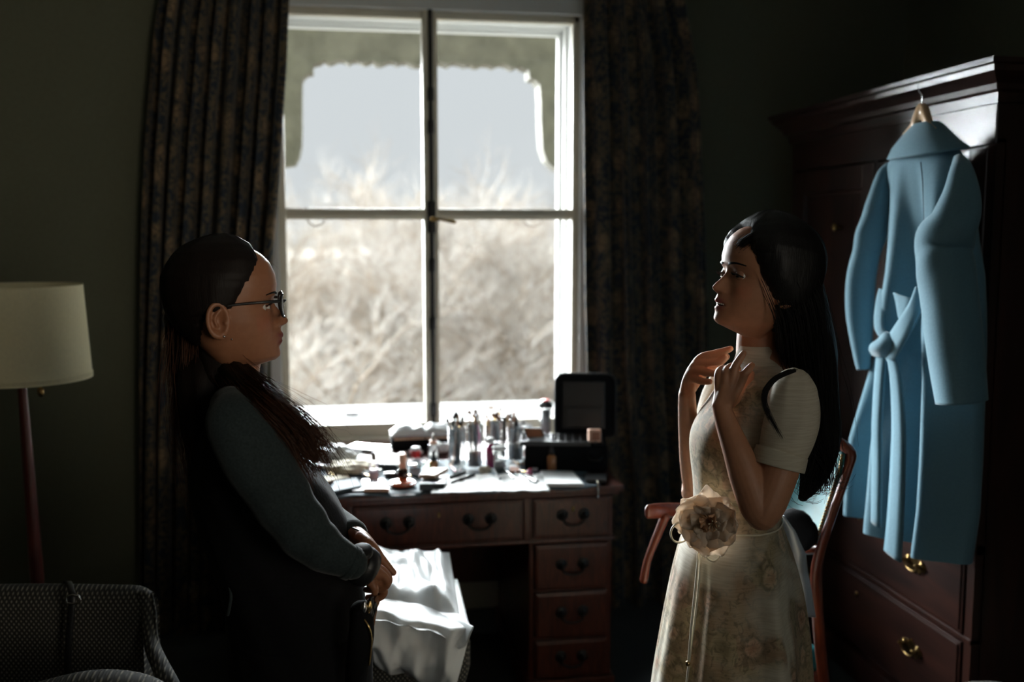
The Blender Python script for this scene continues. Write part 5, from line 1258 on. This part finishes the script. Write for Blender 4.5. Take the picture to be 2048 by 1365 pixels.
# ---------------------------------------------------------------- woman in cream dress (right)
BB=P(1480,1300,2.12); bride=thing('person',(BB.x,BB.y,0),'woman in cream floral dress with long black hair, standing at right, hands at collar','person')
fwb=(-RR*math.cos(rad(15))-HH*math.sin(rad(15)))
HB=head_matrix(fwb,rad(11),1.05,(1424,574,2.06))
raw=[xf(head_mesh(1.0),HB),xf(ear_mesh(-1,.3),HB),xf(ear_mesh(1,.3),HB)]
raw.append(ptube([(1528,600,2.12,46,44),(1520,640,2.12,42,42),(1514,675,2.12,40,40),(1514,705,2.12,42,44),(1520,735,2.12,54,70),(1528,755,2.12,56,120)],24,4,ref=HH))
raw.append(ring_body([(745,1462,1595,.12),(790,1432,1610,.165),(840,1406,1612,.16),(900,1396,1600,.145),(960,1400,1572,.125),(1020,1402,1554,.12),(1100,1385,1570,.16),(1200,1380,1585,.175),(1290,1390,1580,.165)],2.12,rad(12),n=40))
for dd,xx in ((2.03,0),(2.21,0)):
    raw.append(ptube([(1480+xx,1250,dd,70),(1480,1450,dd,58),(1480,1680,dd,44),(1485,1950,dd,42),(1490,2280,dd,28)],20,4))
    q=P(1485,2300,dd); raw.append(tube([(q.x+.05,q.y,.05,.032),(q.x-.03,q.y,.045,.036),(q.x-.12,q.y,.03,.032),(q.x-.16,q.y,.028,.024)],14,3))
D1=1.93
raw.append(ptube([(1585,800,1.95,48),(1570,880,1.93,43),(1556,945,1.91,41),(1536,1005,1.90,38),(1524,1028,1.90,35)],22,5))
raw.append(ptube([(1524,1030,1.90,32),(1512,1010,1.90,35),(1493,955,1.91,35),(1475,905,1.92,29.5),(1456,855,1.94,23.5),(1444,818,1.95,19.5)],22,5))
DH=1.965
hb=[[(1446,812,1.95,18,15),(1460,775,DH,15,12),(1467,748,DH,11),(1471,733,DH,9),(1480,718,DH,8),(1487,707,DH,6.5)],
 [(1450,812,1.95,17,15),(1470,782,DH,14,12),(1483,760,DH,11),(1490,748,DH-.003,9),(1498,738,DH,8),(1504,731,DH+.004,6.5)],
 [(1442,812,1.95,17,15),(1450,778,DH,14,12),(1452,750,DH+.005,11),(1458,737,DH+.02,9),(1468,733,DH+.035,8),(1476,738,DH+.045,7)],
 [(1438,812,1.95,15,14),(1440,784,DH+.005,12,11),(1437,755,DH+.01,9.5),(1440,742,DH+.02,8.5),(1450,737,DH+.04,7.5),(1458,742,DH+.05,6.5)],
 [(1454,808,1.955,14),(1474,795,DH+.02,12),(1490,778,DH+.035,9.5),(1499,762,DH+.045,8.5),(1503,748,DH+.05,7)]]
raw+=[ptube(h,12,4) for h in hb]
D2=2.20
raw.append(ptube([(1470,790,2.30,44),(1430,880,2.32,40),(1400,960,2.30,34),(1392,985,2.28,30)],18,4))
raw.append(ptube([(1394,985,2.28,27),(1385,935,2.26,25),(1379,880,2.24,22),(1375,825,2.22,19),(1374,790,2.20,17.5)],20,4))
hf=[[(1374,785,D2,16,14),(1383,752,D2,14,11),(1400,718,D2-.01,9.5),(1428,709,D2-.02,8.8),(1448,703,D2-.025,7.8),(1461,698,D2-.03,6.2)],
 [(1374,785,D2,16,14),(1380,756,D2,14,11),(1394,728,D2-.012,9.5),(1422,726,D2-.024,8.5),(1440,724,D2-.03,7.5),(1450,716,D2-.03,6.5)],
 [(1374,787,D2,15,14),(1378,760,D2,13,11),(1388,741,D2-.014,9),(1412,745,D2-.028,8.2),(1430,747,D2-.034,7.2),(1438,742,D2-.03,6.2)],
 [(1373,788,D2,14,13),(1377,768,D2,12,10),(1384,757,D2-.014,8.5),(1402,763,D2-.026,7.5),(1419,764,D2-.032,6.5)],
 [(1378,782,D2+.01,13),(1396,758,D2+.03,11),(1418,738,D2+.03,9),(1438,726,D2+.02,8.5),(1453,714,D2+.01,7)]]
raw+=[ptube(h,12,4) for h in hf]
finish_skin('body',join(*raw),.0023,bride,(.54,.255,.145),HB,(.40,.11,.09))
for sd_ in (-1,1):
    eye_parts(HB,bride,sd_,-.08,-.35); lash_line(HB,bride,sd_,.1010,.0015,.0085,13); brow(HB,bride,sd_,'hair_b',.0032,.1225)
mouth=[]
for k in range(9):
    u=-1+k/4; mouth.append((.0872-.010*u*u,u*.017,.0412,.0034*(1-.6*u*u)+.0003,.0026))
obj('mouth',xf(tube([(p[0]-.004,p[1],p[2],p[3],.004) for p in mouth],8,2),HB),'iris',bride)
for k in range(8):
    y=-.0126+k*.0036; xx=.0895-.010*(y/.017)**2
    obj('tooth',xf(box((xx-.004,y-.00172,.0408),(xx,y+.00172,.0452),.0009),HB),'tooth',bride,False)
# dress
def pleat(t,a,py):
    k=sm(py,1035,1180); return 1+.010*math.sin(9*a+3)*(1-k)+k*(.060*math.sin(7*a+1.2)+.026*math.sin(13*a+2.5*t)+.014*math.sin(19*a+.6))
def bfold(t,a,py): return 1+.008*math.sin(9*a+6*t)+.010*math.sin(14*a-3*t)*sm(py,860,1000)
obj('bodice',ring_body([(716,1470,1556,.052),(728,1464,1574,.085),(744,1452,1592,.125),(762,1440,1604,.155),(790,1421,1617,.182),(830,1394,1620,.178),(858,1381,1618,.174),(885,1377,1614,.168),(920,1379,1602,.155),(960,1383,1584,.140),(1000,1385,1569,.130),(1038,1385,1563,.128)],2.12,rad(12),bfold,90,cap=False),'dress',bride)
obj('collar',ring_body([(690,1475,1549,.046),(698,1474,1552,.049),(712,1471,1558,.055),(724,1466,1570,.075)],2.12,rad(12),None,60,cap=False,exp=2.0),'sleeve',bride)
py_end=1365
while P(1450,py_end,2.12).z>.32: py_end+=10
obj('skirt',ring_body([(1036,1385,1563,.128),(1052,1374,1569,.145),(1070,1363,1575,.16),(1100,1350,1583,.178),(1175,1333,1598,.21),(1257,1315,1612,.24),(1365,1294,1622,.27),(1500,1270,1640,.31),(py_end,1230,1672,.36)],2.12,rad(12),pleat,220,cap=False,exp=2.0),'dress',bride)
# puff sleeves
def puff(t,a): return 1+.03*math.sin(9*a+2*t)*(1-t)+.02*math.sin(5*a+7*t)+.05*math.exp(-((t-.82)/.03)**2)*-1
obj('puff_sleeve',ptube([(1592,752,1.97,26,26),(1588,772,1.955,42,44),(1587,800,1.94,51,52),(1583,838,1.93,55,56),(1575,872,1.925,54,54),(1568,896,1.92,51,51),(1564,908,1.918,50,50),(1558,930,1.915,52,52)],44,7,mod=puff,capr=False),'sleeve',bride)
cf=obj('sleeve_cuff',ptube([(1564,904,1.918,53,53),(1560,918,1.916,54,54),(1556,934,1.914,54,54)],40,4,capr=False),'sleeve',bride)
obj('puff_sleeve',ptube([(1452,765,2.27,34),(1445,800,2.30,44),(1436,850,2.32,48),(1428,890,2.32,44),(1424,905,2.32,42)],30,5,mod=puff),'sleeve',bride)
# waist cord with bow loops, tails and bead
wc=ring_body([(1036,1384,1566,.131),(1039,1384,1566,.131)],2.12,rad(12),None,60,cap=False)
cordpts=[tuple(v) for v in wc[0][:60]]; obj('waist_cord',tube([(*p,.0022) for p in cordpts+cordpts[:1]],6,1),'cord',bride)
DFL=1.985
obj('cord_loop',wire([tuple(P(*q)) for q in ((1395,1040,DFL),(1362,1044,DFL-.01),(1345,1056,DFL-.015),(1342,1072,DFL-.015),(1350,1084,DFL-.01),(1366,1084,DFL),(1385,1070,DFL))],.0022),'cord',bride)
obj('cord_loop',wire([tuple(P(*q)) for q in ((1405,1080,DFL),(1408,1102,DFL-.01),(1416,1118,DFL-.012),(1428,1123,DFL-.012),(1439,1114,DFL-.01),(1442,1095,DFL-.005),(1440,1075,DFL))],.0022),'cord',bride)
obj('cord_tail',join(wire([tuple(P(*q)) for q in ((1398,1085,DFL),(1394,1140,DFL-.03),(1388,1200,DFL-.06),(1382,1260,DFL-.08),(1377,1325,DFL-.09))],.0024),wire([tuple(P(*q)) for q in ((1402,1085,DFL),(1400,1140,DFL-.03),(1392,1220,DFL-.065),(1380,1310,DFL-.085),(1372,1380,DFL-.1),(1366,1440,DFL-.1))],.0024)),'cord',bride)
bb=P(1376,1328,DFL-.09); obj('bead',lathe([(.0005,-.006),(.004,-.004),(.005,0),(.004,.004),(.0005,.006)],10,tuple(bb)),'gold',bride)
# chiffon flower corsage
fc_=P(1418,1040,1.975)
flower=obj('flower_corsage',xf(lathe([(.001,-.012),(.010,-.008),(.012,0),(.006,.006),(.001,.008)],14),Matrix.Translation(fc_)@(-HH-RR*.2).to_track_quat('Z','Y').to_matrix().to_4x4()),'petal_c',bride,label='large pale peach chiffon flower at the waist')
def petal(ang,L,Wd,lift,seed,m='petal',base=fc_):
    n=(-HH-RR*.25+UP*.1).normalized(); u=(RR-n*RR.dot(n)).normalized(); v=n.cross(u)
    if v.z<0: v=-v
    d=u*math.cos(ang)+v*math.sin(ang); s=n.cross(d); rows=[]
    for j in range(13):
        t=j/12; w=Wd*(.35+.65*math.sin(min(1,.08+t*.72)*PI)**.8); row=[]
        for i in range(13):
            q=-1+i/6; zf=lift*math.sin(t*PI*.75)+.012*math.cos(q*PI*1.2)*t*-1+.014*noise.noise(Vector((q*2.2+seed,t*3,seed)))*(t+.1)*1.6
            e=L*t*(1-.30*q*q*t+.05*math.sin(q*6+seed)*t); row.append(base+d*e+s*w*q+n*(zf+.008))
        rows.append(row)
    return obj('petal',solid(rows,.0012,-n),m,flower)
for k,(a,L,w_,l) in enumerate([(178,.072,.044,.012),(145,.066,.040,.018),(210,.064,.042,.014),(250,.066,.044,.014),(285,.074,.046,.012),(322,.062,.040,.020),(5,.058,.040,.022),(45,.060,.038,.018),(92,.070,.030,.010)]):
    petal(rad(a),L,w_,l,k*1.7)
for k in range(3): petal(rad(k*120+20),.040,.026,.020,40+k*2.3)
for k in range(4): petal(rad(k*90+50),.022,.010,.030,70+k,'petal_c')
for k in range(7):
    a=k*.9; b=fc_-HH*.03; e=b-HH*.012+RR*.010*math.cos(a)+UP*.010*math.sin(a); obj('stamen',tube([(*b,.0008),(*e,.0008),(*(e-HH*.002),.0018)],5,2),'cord',flower)
# hair
gz=[.03,.05,.07,.09,.11,.14,.17,.185,.20,.222]; gx=[-.012,-.002,.010,.028,.046,.062,.074,.070,.060,.06]
hb_=obj('hair',xf(hair_cap(gz,gx,.024,.02,seed=8),HB),'hair_b',bride,label='long wavy black hair')
fall=ptube([(1560,520,2.12,64,66),(1574,580,2.12,70,72),(1592,640,2.13,66,76),(1600,700,2.14,66,80),(1606,760,2.14,62,84),(1618,820,2.13,56,80),(1630,880,2.11,46,70),(1632,930,2.09,34,56),(1620,970,2.08,20,34),(1606,995,2.07,9,14)],40,6,mod=lambda t,a:1+.045*math.sin(7*a+9*t)+.035*math.sin(15*a-6*t)+.03*math.sin(20*t))
obj('hair_fall',fall,'hair_b',hb_)
b1_=[ptz([(1560,500,2.06),(1612,560,2.06),(1640,640,2.06),(1650,730,2.05),(1655,820,2.04),(1650,900,2.03),(1640,960,2.03)]),ptz([(1540,560,2.03),(1570,640,2.02),(1580,720,2.03),(1600,800,2.10),(1625,880,2.06),(1618,950,2.04),(1600,1000,2.03)])]
obj('hair_strands',strands(b1_,600,.0007,11,.014,.012),'hair_b',hb_)
b2_=[ptz([(1578,742,1.90),(1548,756,1.885),(1528,778,1.875),(1524,800,1.87),(1534,830,1.868),(1550,856,1.866),(1564,880,1.87)]),ptz([(1592,742,1.90),(1556,758,1.885),(1536,782,1.872),(1532,806,1.868),(1542,834,1.865),(1556,862,1.865),(1569,886,1.87)])]
obj('hair_lock',strands(b2_,80,.0007,12,.0013,.002,.2,18),'hair_b',hb_)
b3_=[ptz([(1610,900,2.0),(1640,950,2.0),(1625,985,2.0),(1595,975,2.0),(1590,950,2.0)]),ptz([(1640,880,2.02),(1668,925,2.02),(1672,965,2.02),(1690,960,2.02),(1700,930,2.02)]),ptz([(1620,880,1.99),(1600,940,1.99),(1570,985,1.99),(1600,1010,1.99),(1625,1000,1.99)])]
obj('hair_strands',strands(b3_,90,.0009,13,.007,.012),'hair_b',hb_)
b4_=[ptz([(1478,492,2.04),(1500,474,2.04),(1540,464,2.06),(1580,474,2.08)]),ptz([(1490,486,2.03),(1520,472,2.02),(1560,478,2.03),(1600,510,2.06)])]
obj('hair_strands',strands(b4_,160,.0006,14,.005,.003),'hair_b',hb_)
obj('earring',xf(lathe([(.0003,-.002),(.0016,-.001),(.002,0),(.0016,.001),(.0003,.002)],8,(-.004,.082,.058)),HB),'gold',bride)
